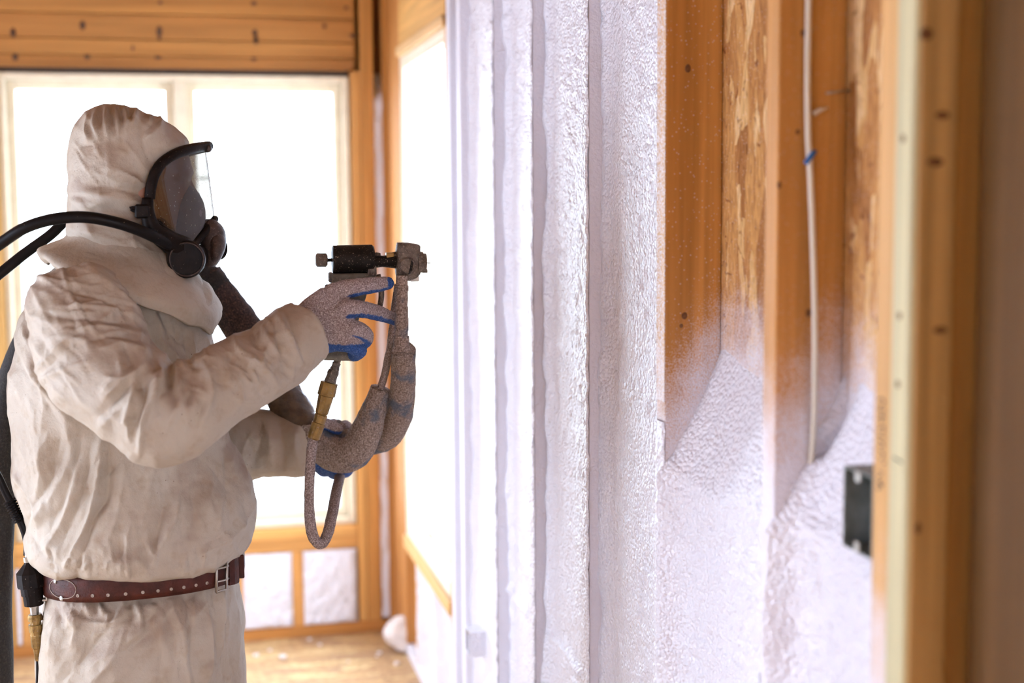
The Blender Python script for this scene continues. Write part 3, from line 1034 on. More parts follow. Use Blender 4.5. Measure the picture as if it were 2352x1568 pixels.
# ------------------------------------------------------------------ cable, box, tie
cable = tube('electrical_cable', [W(p, q, S['s2'] - .008 - .004 * k) for p, q, k in ((1857, -120, 0), (1857, 0, 0), (1855, 150, 0), (1856, 300, .5), (1862, 420, 1), (1867, 560, 1), (1871, 720, 1), (1871, 860, .5), (1870, 950, 0), (1866, 1020, -.5), (1860, 1100, -1), (1855, 1180, -1.5))],
             [R(7.5, 1.6)] * 12, M['cable'], None, 12, 6)
tag(cable, 'white electrical cable running down the bare stud into the foam', 'cable')
tie = tube('cable_marker', [W(1850, 376, S['s2'] - .0155), W(1861, 361, S['s2'] - .018), W(1872, 347, S['s2'] - .0155)], [.0028, .0036, .0028], M['blue_tape'], None, 8, 3)
tag(tie, 'small blue tape marker wrapped on the white cable', 'tape')


def device_box(px0, px1, py0, py1, xfront, name, label, depth=0.06):
    p00 = WX(px0, (py0 + py1) / 2, xfront)
    yfar = p00[1]
    ynear = WX(px1, (py0 + py1) / 2, xfront)[1]
    zt, zb = WX(px0, py0, xfront)[2], WX(px0, py1, xfront)[2]
    t = 0.0018
    root = empty(name, (xfront + depth / 2, (yfar + ynear) / 2, zb)); tag(root, label, 'electrical box')
    x0, x1 = xfront, xfront + depth
    box('back', (x1 - t, ynear, zb), (x1, yfar, zt), M['box_steel'], root, 0)
    box('side', (x0, yfar - t, zb), (x1 - t, yfar, zt), M['box_steel'], root, 0)
    box('side', (x0, ynear, zb), (x1 - t, ynear + t, zt), M['box_steel'], root, 0)
    box('side', (x0, ynear + t, zt - t), (x1 - t, yfar - t, zt), M['box_steel'], root, 0)
    box('side', (x0, ynear + t, zb), (x1 - t, yfar - t, zb + t), M['box_steel'], root, 0)
    ym = (yfar + ynear) / 2
    for zz, s in ((zt, -1), (zb, 1)):
        box('screw_tab', (x0 - .001, ym - .006, zz), (x0 + .0008, ym + .006, zz + s * .012), M['steel'], root, 0.0004)
    return root, (x0, x1, ynear, yfar, zb, zt)


bx, dim = device_box(1937, 2004, 1068, 1252, XR + .001, 'device_box', 'open grey steel device box fixed to the plain stud above the foam')
# clamp screw on its top
lathe('clamp', (dim[0] + .02, dim[2] + .02, dim[5]), (dim[0] + .02, dim[2] + .02, dim[5] + .008), [(0, .006), (1, .006)], M['box_steel'], bx, 12)
bx2, _ = device_box(1068, 1079, 1436, 1492, XR - .012, 'outlet_box', 'small outlet box buried in foam low on the wall near the side window', 0.05)
for ch in list(bx2.children)[2:]:
    ch.data.materials.clear(); ch.data.materials.append(M['foam'])

# ------------------------------------------------------------------ the worker
YP = 2.50                                        # mid plane of the body
person = empty('person', (W(320, 1300, YP)[0], YP, 0))
tag(person, 'person in hooded off-white coverall and blue-palmed gloves aiming a spray gun at the wall', 'person')


def SL(lx, ly, rx, ry, hd, e=2.2, Y=YP):
    return (W(lx, ly, Y), W(rx, ry, Y), hd, e)


def shell(rings):
    return ring_mesh('s', rings)


def lofted(sl, m=5, n=32):
    """interpolate the slices smoothly before lofting"""
    A = np.array([list(s[0]) + list(s[1]) + [s[2], s[3]] for s in sl])
    A = catmull(A, m)
    return shell(slices([(a[:3], a[3:6], max(a[6], .004), max(a[7], 1.6)) for a in A], n))


parts = []
# hood
parts.append(lofted([SL(226, 249, 280, 249, .022), SL(192, 268, 345, 268, .058), SL(168, 305, 402, 300, .086), SL(155, 345, 432, 335, .099), SL(151, 390, 402, 372, .105),
                     SL(152, 430, 372, 415, .108), SL(157, 480, 366, 465, .107), SL(156, 520, 372, 515, .102), SL(150, 560, 385, 560, .098), SL(140, 600, 415, 620, .10),
                     SL(135, 640, 455, 690, .11), SL(150, 680, 470, 740, .11)]))
# torso, bloused over the belt
parts.append(lofted([SL(140, 600, 430, 640, .10, 2.2), SL(92, 640, 470, 680, .155), SL(62, 690, 480, 730, .170, 2.4), SL(42, 750, 486, 790, .172, 2.4), SL(33, 830, 498, 860, .168, 2.4),
                     SL(28, 920, 512, 930, .165, 2.4), SL(30, 1000, 527, 1010, .165, 2.4), SL(34, 1075, 554, 1070, .172, 2.4), SL(42, 1130, 578, 1125, .182, 2.4), SL(52, 1180, 585, 1175, .188, 2.3),
                     SL(52, 1225, 580, 1212, .192, 2.3), SL(60, 1262, 566, 1244, .192, 2.3), SL(82, 1286, 540, 1266, .178, 2.3), SL(112, 1296, 525, 1272, .140, 2.3), SL(125, 1310, 515, 1290, .12, 2.3)]))
# seat and trousers
parts.append(lofted([SL(112, 1290, 535, 1265, .135, 2.3), SL(106, 1335, 538, 1300, .143, 2.3), SL(102, 1375, 541, 1345, .160, 2.3), SL(95, 1430, 556, 1420, .17, 2.4), SL(88, 1500, 564, 1495, .175, 2.4),
                     SL(85, 1568, 568, 1568, .178, 2.4), SL(88, 1660, 562, 1660, .175, 2.4), SL(105, 1740, 550, 1740, .165, 2.3), SL(130, 1820, 530, 1820, .15, 2.3), SL(175, 1890, 490, 1890, .12, 2.2), SL(230, 1930, 440, 1930, .06, 2.2)]))
for s in (-1, 1):
    hip = W(325, 1690, YP); hip[1] += s * .085
    knee = np.array([hip[0] + (.02 if s < 0 else .06), YP + s * .11, 0.44])
    ank = np.array([hip[0] + (-.02 if s < 0 else .03), YP + s * .12, 0.10])
    parts.append(shell(tube_rings([hip, knee, ank + [0, 0, .10], ank], [.125, .095, .085, .09], 20, 5)))
# near arm
armN = [(175, 705, 2.345, 112), (190, 748, 2.30, 122), (238, 840, 2.255, 122), (305, 915, 2.21, 112), (372, 972, 2.185, 100), (452, 925, 2.195, 98), (545, 872, 2.225, 92), (632, 812, 2.265, 86), (680, 778, 2.29, 80), (699, 764, 2.30, 77)]
parts.append(shell(tube_rings([W(a, b, y) for a, b, y, r in armN], [R(r, y) for a, b, y, r in armN], 28, 5)))
# far arm
armF = [(250, 720, 2.66, 105), (300, 850, 2.72, 105), (400, 985, 2.745, 96), (500, 1020, 2.72, 88), (600, 1020, 2.69, 76), (690, 1022, 2.67, 66), (722, 1024, 2.665, 60)]
parts.append(shell(tube_rings([W(a, b, y) for a, b, y, r in armF], [R(r, y) for a, b, y, r in armF], 28, 5)))
VOX = 0.0032
suit = blob_mesh('coverall', parts, VOX, 5, 0.5)

# folds: (polyline of image points on the near side, height in mm, width in px, region)
FOLDS = [
    # hood: gathers radiating from the mask
    ([(345, 440), (290, 400), (240, 385)], 4.5, 11), ([(342, 455), (270, 432), (205, 425)], -3.5, 9), ([(338, 470), (265, 455), (200, 445)], 3.5, 10), ([(336, 490), (260, 480), (205, 480)], -3, 10),
    ([(350, 415), (320, 370), (290, 330)], 4.0, 10), ([(362, 395), (335, 350), (325, 310)], -3.0, 9), ([(334, 505), (270, 510), (215, 500)], 3, 11), ([(340, 530), (290, 545), (230, 535)], -3, 11),
    # crimped crown
    ([(205, 268), (200, 300), (205, 325)], 6.0, 7), ([(222, 255), (220, 290), (228, 320)], 6.8, 7), ([(243, 247), (244, 285), (250, 315)], 6.8, 7), ([(263, 247), (270, 280), (272, 310)], 6.8, 7),
    ([(285, 250), (292, 275), (290, 300)], 7.6, 8), ([(312, 253), (310, 275), (300, 295)], 8.5, 9), ([(345, 268), (338, 290)], 6.0, 8), ([(366, 268), (360, 300), (335, 320)], 6.8, 10),
    ([(233, 252), (232, 290)], -5.1, 6), ([(254, 247), (258, 285)], -5.1, 6), ([(275, 250), (281, 280)], -5.1, 6), ([(299, 254), (300, 280)], -5.1, 6),
    # neck and cape
    ([(160, 525), (230, 540), (300, 570), (350, 610)], 4, 14), ([(155, 560), (230, 580), (300, 620)], -5, 12), ([(110, 590), (180, 585), (260, 610), (330, 670), (410, 735)], 6, 13),
    ([(210, 545), (290, 590), (360, 650), (420, 720)], 4, 12), ([(230, 570), (310, 620), (380, 690)], -4, 9), ([(370, 560), (400, 620), (430, 690)], 4, 12), ([(400, 640), (440, 690), (470, 740)], -4, 12),
    ([(470, 640), (480, 690), (450, 730)], 4, 12), ([(500, 690), (470, 730), (430, 750)], 5, 9),
    # shoulder seam and drag lines to the armpit
    ([(145, 615), (160, 670), (195, 730), (235, 790)], 3.5, 7), ([(152, 615), (168, 670), (203, 730), (243, 790)], -3, 6),
    ([(150, 640), (220, 640), (280, 680), (320, 730)], 4.0, 9), ([(150, 665), (240, 690), (310, 740)], -5, 10), ([(130, 705), (210, 705), (290, 720), (340, 750)], 4.5, 8), ([(120, 725), (210, 735), (300, 745)], -3.5, 8),
    ([(160, 760), (240, 750), (330, 770)], 4, 8), ([(190, 790), (260, 772), (340, 790)], -3.5, 8), ([(230, 800), (290, 790), (350, 820)], 4, 8), ([(330, 650), (350, 710), (370, 770), (380, 830)], 4, 9), ([(345, 650), (368, 715), (392, 780)], -4, 8),
    ([(70, 650), (110, 730), (150, 790)], 3.5, 9), ([(45, 690), (60, 760), (55, 800)], -5, 12), ([(25, 790), (50, 840), (90, 900), (130, 960)], -4, 12), ([(30, 760), (70, 850), (130, 930), (180, 985)], 4.5, 12),
    ([(75, 870), (110, 820), (160, 780), (220, 790)], 4.5, 9), ([(90, 870), (140, 850), (200, 830)], 3, 8), ([(100, 860), (130, 825)], -3, 8),
    # inside of the elbow
    ([(240, 920), (262, 895), (290, 870), (330, 838)], 6, 10), ([(248, 940), (275, 905), (310, 875)], -8, 12), ([(310, 855), (305, 900), (296, 960), (300, 1010)], 8, 9), ([(345, 850), (356, 900), (330, 960), (322, 1040)], 9, 9),
    ([(328, 860), (330, 920), (312, 980)], -8, 10), ([(365, 848), (350, 900), (355, 950)], 4, 9), ([(385, 845), (392, 880), (405, 940)], -7, 10), ([(372, 850), (378, 900)], 5, 8),
    ([(465, 830), (485, 880), (480, 930), (458, 980)], 9, 9), ([(445, 835), (440, 890), (430, 930)], -6, 13), ([(470, 920), (455, 960), (455, 985)], -4, 8), ([(405, 850), (415, 900), (420, 950)], 4, 12),
    # forearm crumples
    ([(540, 770), (545, 800), (575, 820)], 5, 9), ([(575, 750), (590, 790), (615, 830)], -6, 9), ([(600, 745), (620, 790), (640, 810)], 5.5, 9), ([(640, 715), (655, 760), (690, 830)], 7, 9), ([(625, 740), (640, 790), (665, 840)], -6, 9),
    ([(655, 720), (680, 770), (700, 830)], -5, 8), ([(500, 815), (525, 860), (520, 900)], 4, 12), ([(560, 860), (590, 880), (600, 910)], -4, 10), ([(590, 850), (620, 860), (640, 890)], 4, 10), ([(520, 800), (560, 830)], -4, 9),
    ([(520, 900), (560, 920), (600, 920)], 4, 12), ([(610, 800), (600, 840), (620, 870)], 5, 8), ([(560, 900), (530, 950), (470, 985)], 3, 14),
    # torso drape down from the elbow to the belt
    ([(150, 960), (170, 1080), (150, 1180), (110, 1260)], 6, 14), ([(185, 1000), (160, 1110), (110, 1230)], -7, 12), ([(235, 1020), (222, 1120), (200, 1200), (150, 1300)], 9, 9), ([(210, 1030), (190, 1130), (140, 1250)], -6, 10),
    ([(250, 1030), (245, 1140), (215, 1190), (185, 1280), (178, 1330)], -8, 11), ([(100, 1010), (90, 1120), (60, 1200)], 4, 14), ([(140, 1000), (110, 1110), (70, 1170)], -5, 12), ([(285, 1080), (270, 1180), (240, 1260)], 4, 16),
    ([(410, 1100), (405, 1180), (370, 1250), (350, 1300)], 6, 14), ([(385, 1120), (365, 1210), (345, 1290)], -5, 14), ([(300, 1200), (290, 1260), (300, 1320)], 5, 9), ([(285, 1240), (280, 1290)], -4, 9), ([(320, 1240), (345, 1290)], -3, 9),
    ([(515, 1010), (520, 1080), (520, 1150)], -5, 13), ([(540, 1020), (560, 1090), (575, 1160)], 5, 13), ([(490, 1060), (480, 1140), (490, 1200)], 3, 16), ([(585, 1150), (560, 1200), (520, 1240), (460, 1275)], 5, 12), ([(560, 1160), (530, 1210), (470, 1250)], -3, 14),
    ([(450, 1090), (445, 1180), (430, 1240)], -3, 16), ([(60, 1210), (100, 1270), (150, 1310)], -3, 10), ([(60, 1130), (70, 1180), (50, 1230)], -4, 10), ([(30, 1090), (60, 1130), (90, 1200)], 4, 9),
    # chest
    ([(380, 790), (430, 850)], 3, 8), ([(440, 760), (450, 830)], 3, 7), ([(425, 760), (430, 830)], -3, 7),
    # trousers
    ([(170, 1400), (180, 1430), (165, 1480)], 5, 9), ([(280, 1390), (255, 1430), (180, 1420)], 6, 9), ([(320, 1395), (325, 1440), (300, 1470)], 7, 8), ([(300, 1400), (300, 1440)], -6, 9), ([(250, 1440), (200, 1500), (150, 1560)], -6, 16),
    ([(290, 1440), (260, 1510), (210, 1568)], 7, 14), ([(390, 1390), (420, 1450), (430, 1530), (440, 1600)], 5, 12), ([(370, 1385), (395, 1440), (405, 1520)], -4, 12), ([(470, 1360), (480, 1430), (485, 1500), (470, 1580)], 6, 8),
    ([(490, 1360), (500, 1430), (495, 1500)], -7, 9), ([(510, 1355), (512, 1430), (500, 1520)], 5, 8), ([(530, 1350), (545, 1430), (545, 1540)], 4, 10), ([(135, 1400), (120, 1470), (115, 1560)], 4, 14), ([(200, 1385), (205, 1410)], 4, 7),
    ([(230, 1385), (235, 1410)], 4, 7), ([(350, 1385), (345, 1405)], 4, 7), ([(440, 1375), (450, 1420)], 4, 8), ([(160, 1390), (200, 1420), (240, 1425)], -4, 9),
    # far sleeve
    ([(600, 960), (620, 1010), (625, 1070)], 4, 10), ([(640, 965), (650, 1010), (655, 1080)], -4, 9), ([(675, 985), (680, 1030), (690, 1080)], 4, 9), ([(560, 980), (580, 1040), (590, 1075)], -3, 12),
]


def apply_folds(me, folds, gain=1.0):
    P, N = get_vn(me)
    cd = CAM - P
    cd /= np.linalg.norm(cd, axis=1)[:, None]
    facing = smooth01((N * cd).sum(1), -0.5, 0.0)
    px, py = project(P)
    disp = np.zeros(len(P))
    for poly, hmm, w in folds:
        Pl = np.array(catmull(np.array([list(q) + [0] for q in poly], float), 4))[:, :2] if len(poly) > 2 else np.array(poly, float)
        lo, hi = Pl.min(0) - 4 * w, Pl.max(0) + 4 * w
        sel = np.where((px > lo[0]) & (px < hi[0]) & (py > lo[1]) & (py < hi[1]) & (facing > 0))[0]
        if not len(sel): continue
        x, y = px[sel], py[sel]
        wob = 1 + 0.35 * vnoise(np.stack([x * .03, y * .03, x * 0], 1), 3)
        best = np.full(len(sel), 1e9); tt = np.zeros(len(sel))
        L = len(Pl) - 1
        for i in range(L):
            a, b = Pl[i], Pl[i + 1]
            den = ((b - a) ** 2).sum() + 1e-9
            t = np.clip(((x - a[0]) * (b[0] - a[0]) + (y - a[1]) * (b[1] - a[1])) / den, 0, 1)
            d = np.hypot(x - a[0] - t * (b[0] - a[0]), y - a[1] - t * (b[1] - a[1]))
            m_ = d < best
            best[m_] = d[m_]; tt[m_] = (i + t[m_]) / L
        taper = np.sqrt(np.clip(np.sin(np.pi * np.clip(tt * 0.92 + 0.04, 0, 1)), 0, 1))
        disp[sel] += hmm * 0.001 * taper * np.exp(-(best * wob / w) ** 1.1)
    P = P + N * (disp * facing * gain)[:, None]
    me.vertices.foreach_set('co', P.ravel()); me.update()


def tri(P, seed):
    i = np.floor(P).astype(np.int64); f = P - i
    out = 0
    for dx in (0, 1):
        for dy in (0, 1):
            for dz in (0, 1):
                w = ((f[:, 0] if dx else 1 - f[:, 0]) * (f[:, 1] if dy else 1 - f[:, 1]) * (f[:, 2] if dz else 1 - f[:, 2]))
                out = out + w * _hash(i[:, 0] + dx, i[:, 1] + dy, i[:, 2] + dz, seed)
    return out


def rotm(seed):
    rr = np.random.RandomState(seed)
    q, _ = np.linalg.qr(rr.randn(3, 3))
    return q


def crumple(P, N):
    Q = P + 0.012 * np.stack([vnoise(P * 14, 1), vnoise(P * 14, 2), vnoise(P * 14, 3)], 1)
    h = 0.0060 * fbm(P * np.array([9, 9, 6.]), 41, 2)
    for k, (sc, am) in enumerate(((14, .0046), (19, .0036), (33, .0020), (58, .0012), (95, .0007))):
        h = h + am * tri(Q @ rotm(k + 5) * sc, 90 + k)
    return h


# many small creases that follow the pull of the cloth: (cx, cy, half w, half h, direction deg, spread, count, length px, mm, width)
rf = random.Random(3)
for cx_, cy_, hw, hh, ang, sprd, cnt, ln, mm, wd_ in (
        (250, 440, 85, 60, 15, 18, 26, 80, 1.8, 5), (270, 330, 90, 50, 50, 30, 18, 55, 1.6, 5), (270, 545, 110, 40, 25, 25, 18, 70, 1.8, 6),
        (200, 700, 120, 80, 12, 22, 36, 95, 2.2, 5), (330, 740, 60, 90, 70, 25, 18, 80, 2.0, 5), (120, 800, 80, 90, 62, 22, 24, 90, 2.2, 6),
        (300, 910, 70, 70, -35, 40, 22, 60, 2.4, 5), (390, 930, 80, 80, 88, 22, 26, 80, 2.6, 6), (520, 870, 80, 70, 65, 40, 34, 55, 2.4, 5), (630, 800, 60, 60, 60, 35, 26, 50, 2.4, 5),
        (60, 960, 45, 130, 85, 12, 14, 110, 1.6, 7), (150, 1130, 90, 110, 112, 14, 26, 130, 2.2, 7), (330, 1170, 110, 90, 98, 18, 18, 110, 1.6, 8), (500, 1140, 80, 90, 84, 16, 18, 110, 1.8, 7),
        (300, 1290, 200, 30, 92, 24, 40, 40, 2.2, 6), (320, 1400, 200, 25, 92, 22, 44, 45, 2.6, 5), (230, 1480, 120, 70, 122, 20, 20, 90, 2.0, 7), (450, 1480, 100, 80, 88, 10, 22, 120, 2.2, 6),
        (620, 1025, 80, 45, 85, 22, 18, 60, 1.8, 6), (440, 800, 40, 50, 60, 20, 10, 60, 1.6, 5)):
    for _ in range(cnt):
        x, y = cx_ + rf.uniform(-hw, hw), cy_ + rf.uniform(-hh, hh)
        a_ = math.radians(ang + rf.gauss(0, sprd)); l_ = ln * rf.uniform(.5, 1.3) / 2
        b_ = rf.uniform(-.18, .18) * l_
        ux, uy = math.cos(a_), math.sin(a_)
        FOLDS.append(([(x - ux * l_, y - uy * l_), (x - uy * b_, y + ux * b_), (x + ux * l_, y + uy * l_)], mm * rf.uniform(.5, 1.3) * rf.choice((1, 1, -1)), wd_ * rf.uniform(.8, 1.5)))
displace(suit, crumple)
apply_folds(suit, FOLDS, 1.5)
P, N = get_vn(suit)
ppx, ppy = project(P)
# patchy brown shade painted on upward faces: hood crown, shoulder tops and forearms
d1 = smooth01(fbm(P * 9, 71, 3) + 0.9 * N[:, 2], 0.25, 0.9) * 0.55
at = suit.attributes.new('shaded', 'FLOAT', 'POINT')
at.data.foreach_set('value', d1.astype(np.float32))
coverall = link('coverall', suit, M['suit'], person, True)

# hood cape: a thin skirt of cloth lying over the shoulders
def cape_ring(sl, dz, seed, amp):
    L, Rr, hd, e = sl
    out = []
    for q in slices([sl], 96)[0]:
        th = math.atan2(q[1] - YP, q[0] - (L[0] + Rr[0]) / 2)
        wv = amp * (math.sin(5 * th + seed) + .7 * math.sin(9 * th + 2 * seed) + .5 * math.sin(15 * th + 1.3))
        out.append(np.array(q) + [0, 0, dz + wv])
    return out


cs = [SL(162, 520, 420, 590, .100), SL(148, 545, 452, 625, .118), SL(118, 560, 488, 662, .150), SL(92, 571, 508, 697, .180), SL(90, 584, 512, 722, .197), SL(104, 596, 500, 750, .200)]
A = catmull(np.array([list(q[0]) + list(q[1]) + [q[2], q[3]] for q in cs]), 4)
up_r, dn_r = [], []
for i, q in enumerate(A):
    am = .0045 * (i / (len(A) - 1)) ** 1.5
    up_r.append(cape_ring((q[:3], q[3:6], q[6], q[7]), .0, 1.7, am))
    dn_r.append(cape_ring((q[:3] + [.004, 0, 0], q[3:6] - [.004, 0, 0], q[6] - .004, q[7]), -.0025, 1.7, am))
v, f = ring_mesh('hood_cape', up_r + dn_r[::-1], False)
cape = pydata('hood_cape', v, f)
displace(cape, lambda P, N: .6 * crumple(P, N))
apply_folds(cape, [([(210, 545), (290, 590), (360, 650), (420, 720)], 5, 10), ([(230, 570), (310, 620), (380, 690)], -5, 9), ([(370, 580), (400, 640), (430, 700)], 5, 11), ([(400, 640), (440, 690), (470, 740)], -5, 10),
                   ([(470, 640), (480, 690), (450, 730)], 5, 10), ([(110, 585), (180, 585), (260, 610)], 4, 9), ([(300, 600), (360, 660), (400, 720)], 4, 8)], 1.3)
link('hood_cape', cape, M['suit'], person, True)

# zip strip on the chest
strip = [(462, 760), (476, 805), (482, 830)]
tube('zip_strip', [W(a, b, YP - .045) for a, b in strip], [.006, .0065, .005], M['navy_strip'], person, 8, 4)

# boots below the frame
for s, dx in ((-1, -.02), (1, .03)):
    hip = W(325, 1690, YP)
    a = np.array([hip[0] + dx, YP + s * .12, 0])
    sl = []
    for x, z, hw, hh in ((-.08, .05, .035, .05), (-.05, .06, .045, .06), (0, .07, .048, .07), (.06, .05, .048, .05), (.13, .04, .052, .04), (.19, .032, .045, .032), (.215, .028, .02, .022)):
        c = a + [x, 0, z]
        sl.append([c + [0, hw * math.cos(t), hh * math.sin(t) if math.sin(t) > 0 else -z * min(1, 1.6 * abs(math.sin(t)))] for t in np.linspace(0, 2 * math.pi, 20, endpoint=False)])
    v, f = ring_mesh('boot', sl)
    bt = link('boot', pydata('boot', v, f), M['rubber'], person, True)

# head inside the hood
hp = [lofted([SL(250, 318, 400, 318, .045), SL(235, 340, 425, 340, .062), SL(228, 365, 436, 362, .070), SL(228, 388, 443, 388, .072), SL(228, 398, 446, 398, .072), SL(230, 412, 436, 413, .070), SL(232, 440, 440, 438, .068),
              SL(236, 480, 440, 480, .063), SL(245, 520, 436, 522, .055), SL(260, 560, 428, 562, .042), SL(285, 590, 410, 585, .022)], 3)]
hp.append(shell(tube_rings([W(430, 412, YP), W(438, 436, YP), W(449, 462, YP), W(440, 472, YP)], [.007, .009, .012, .007], 12, 3)))     # nose
for s in (-1, 1):
    hp.append(shell(tube_rings([W(428, 398, YP + s * .012), W(424, 396, YP + s * .035), W(405, 402, YP + s * .058)], [.010, .010, .006], 10, 3)))   # brows
    hp.append(shell(tube_rings([W(330, 420, YP + s * .072), W(326, 445, YP + s * .080), W(334, 470, YP + s * .074)], [.012, .014, .008], 10, 3)))    # ears
hp.append(shell(tube_rings([W(436, 515, YP - .02), W(444, 512, YP), W(436, 515, YP + .02)], [.006, .009, .006], 10, 3)))     # lips
head = blob_mesh('head', hp, .004, 3)
link('head', head, M['skin'], person, True)
for s in (-1, 1):
    bm = bmesh.new(); bmesh.ops.create_uvsphere(bm, u_segments=16, v_segments=10, radius=.0115)
    e = link('eye', bm_mesh('eye', bm), M['eye'], None, True)
    e.parent = person; e.location = Vector(W(408, 418, YP + s * .034)) - person.location

# gloves
def finger(pts, radii):
    return shell(tube_rings([W(*p) for p in pts], radii, 14, 4, True))


gp = []
pal = [(660, 782, 52, .026), (690, 765, 56, .026), (725, 748, 68, .0245), (762, 733, 78, .023), (790, 728, 76, .020), (806, 726, 66, .014)]
rings = []
for a, b, hp_, th in pal:
    c = W(a, b, 2.335)
    up_ = W(a - .35 * hp_, b - .93 * hp_, 2.335) - c
    rings.append([c + up_ * math.copysign(abs(math.cos(t)) ** .8, math.cos(t)) + np.array([0, th, 0]) * math.sin(t) for t in np.linspace(0, 2 * math.pi, 28, endpoint=False)])
gp.append(ring_mesh('p', rings))
gp.append(finger([(765, 672, 2.338), (805, 662, 2.335), (850, 655, 2.352), (890, 650, 2.372)], [.0165, .0155, .0140, .0115]))
gp.append(finger([(768, 715, 2.328), (812, 708, 2.322), (860, 716, 2.36), (906, 733, 2.412)], [.0165, .0150, .0135, .0105]))
gp.append(finger([(775, 752, 2.332), (815, 755, 2.326), (840, 770, 2.345), (832, 788, 2.385), (808, 790, 2.405)], [.016, .0150, .0135, .0125, .010]))
gp.append(finger([(765, 785, 2.338), (800, 790, 2.332), (825, 804, 2.352), (812, 814, 2.388), (792, 812, 2.402)], [.016, .0145, .0130, .0115, .0095]))
gp.append(finger([(715, 718, 2.350), (745, 685, 2.400), (790, 665, 2.436), (832, 655, 2.440)], [.017, .0165, .014, .011]))
gm = blob_mesh('glove', gp, .0021, 2)


def coat(me, fn):
    P, N = get_vn(me)
    px, py = project(P)
    a = me.attributes.new('coated', 'FLOAT', 'POINT')
    v = fn(P, N, px, py) + 0.25 * fbm(P * 160, 3, 2)
    a.data.foreach_set('value', smooth01(v, 0.42, 0.6).astype(np.float32))


coat(gm, lambda P, N, px, py: np.maximum.reduce([smooth01(-N[:, 2], np.where(py > 742, .5, .25), np.where(py > 742, .95, .75)) * smooth01(px, 775, 815), smooth01(N[:, 1], 0.1, 0.5), smooth01(py + 0.10 * np.abs(px - 790), 786, 800) * smooth01(px, 690, 730), smooth01(px, 882, 900) * (py < 690)]))
displace(gm, lambda P, N: 0.0006 * fbm(P * 300, 8, 2) + 0.0009 * fbm(P * 90, 9, 2))
link('glove', gm, M['glove'], person, True)
gp = []
YL = 2.655
pal = [(690, 1018, 50, .030), (720, 1030, 50, .030), (755, 1042, 48, .032), (785, 1046, 38, .030)]
rings = []
for a, b, hp_, th in pal:
    c = W(a, b, YL + .01)
    up_ = W(a + .30 * hp_, b - .95 * hp_, YL + .01) - c
    rings.append([c + up_ * math.cos(t) + np.array([0, th, 0]) * math.sin(t) for t in np.linspace(0, 2 * math.pi, 24, endpoint=False)])
gp.append(ring_mesh('p', rings))
for (x0, y0), (x1, y1), (x2, y2) in (((715, 1062), (735, 1030), (742, 985)), ((738, 1076), (768, 1030), (768, 978)), ((762, 1082), (794, 1035), (795, 982)), ((784, 1078), (812, 1040), (812, 992))):
    gp.append(finger([(x0 - 4, y0 - 12, YL - .02), (x0 + 4, y0 + 2, YL + .005), (x0 + 14, y0 - 2, YL + .035), (x1, y1, YL + .05), (x2, y2, YL + .03), (x2 - 8, y2 - 2, YL + .005)], [.013, .0135, .013, .0125, .012, .010]))
gp.append(finger([(712, 990, YL + .0), (742, 975, YL - .012), (775, 985, YL - .025)], [.016, .014, .011]))
gl = blob_mesh('glove', gp, .0022, 2)
coat(gl, lambda P, N, px, py: np.maximum(smooth01(-N[:, 2], 0.1, 0.5), smooth01(py - 0.25 * (px - 690), 1030, 1050)))
displace(gl, lambda P, N: 0.0006 * fbm(P * 300, 8, 2))
link('glove', gl, M['glove'], person, True)

# ------------------------------------------------------------------ full-face respirator
resp = empty('respirator', W(400, 480, YP)); tag(resp, 'black full-face respirator with clear visor worn over the hood', 'respirator')
upper = [(338, 462, .103), (341, 435, .103), (350, 405, .100), (368, 378, .092), (400, 358, .076), (436, 347, .048), (473, 341, 0.0)]
lower = [(340, 470, .103), (350, 505, .101), (385, 532, .092), (420, 552, .078), (444, 561, .062), (458, 548, .045), (494, 503, 0.0)]
uN = catmull([W(a, b, YP - y) for a, b, y in upper], 6)
lN = catmull([W(a, b, YP - y) for a, b, y in lower], 6)


def mir(Q):
    Q = np.array(Q).copy(); Q[:, 1] = 2 * YP - Q[:, 1]
    return Q


# visor: ruled between the upper and lower rims, bowed outward, symmetric
rowsN = []
for i in range(len(uN)):
    rowsN.append([uN[i] * (1 - s) + lN[i] * s for s in np.linspace(0, 1, 12)])
rowsF = [list(mir(r)) for r in rowsN[:-1]][::-1]
rows = rowsN + rowsF
V, Fc = [p for r in rows for p in r], []
for i in range(len(rows) - 1):
    for k in range(11):
        a = i * 12 + k
        Fc.append((a, a + 1, a + 13, a + 12))
vis = link('visor', pydata('visor', V, Fc), M['visor'], resp, True)
# rim
rim = np.vstack([uN, mir(uN[:-1])[::-1]])
tube('visor_rim', rim + np.array([0.004, 0, 0.004]), .0088, M['rubber'], resp, 12)
tube('lower_rim', np.vstack([lN[6:], mir(lN[6:-1])[::-1]]), .0062, M['rubber'], resp, 10)
# brow lip of the rim
tube('rim_lip', [W(a, b, YP + y) for a, b, y in ((476, 342, -.02), (479, 341, 0), (476, 342, .02))], .0065, M['mask_brown'], resp, 10, 3)
for s in (-1, 1):
    lowpts = [(339, 455, .105), (339, 490, .107), (352, 528, .103), (385, 553, .095), (420, 572, .080)]
    tube('side_rim', [W(a, b, YP + s * y) for a, b, y in lowpts], [.009, .011, .014, .018, .022], M['rubber'], resp, 14, 5)
    # strap buckle
    c = W(330, 486, YP + s * .112)
    box('strap_buckle', c - [.014, .008, .011], c + [.010, .006, .012], M['rubber'], resp, .003)
# chin body
chin = blob_mesh('face_piece', [lofted([SL(345, 500, 380, 500, .102), SL(350, 530, 430, 552, .098), SL(362, 565, 470, 565, .085), SL(375, 595, 482, 585, .07), SL(392, 615, 480, 605, .05), SL(415, 624, 465, 618, .025)], 4, 28)], .004, 4)
link('face_piece', chin, M['rubber'], resp, True)
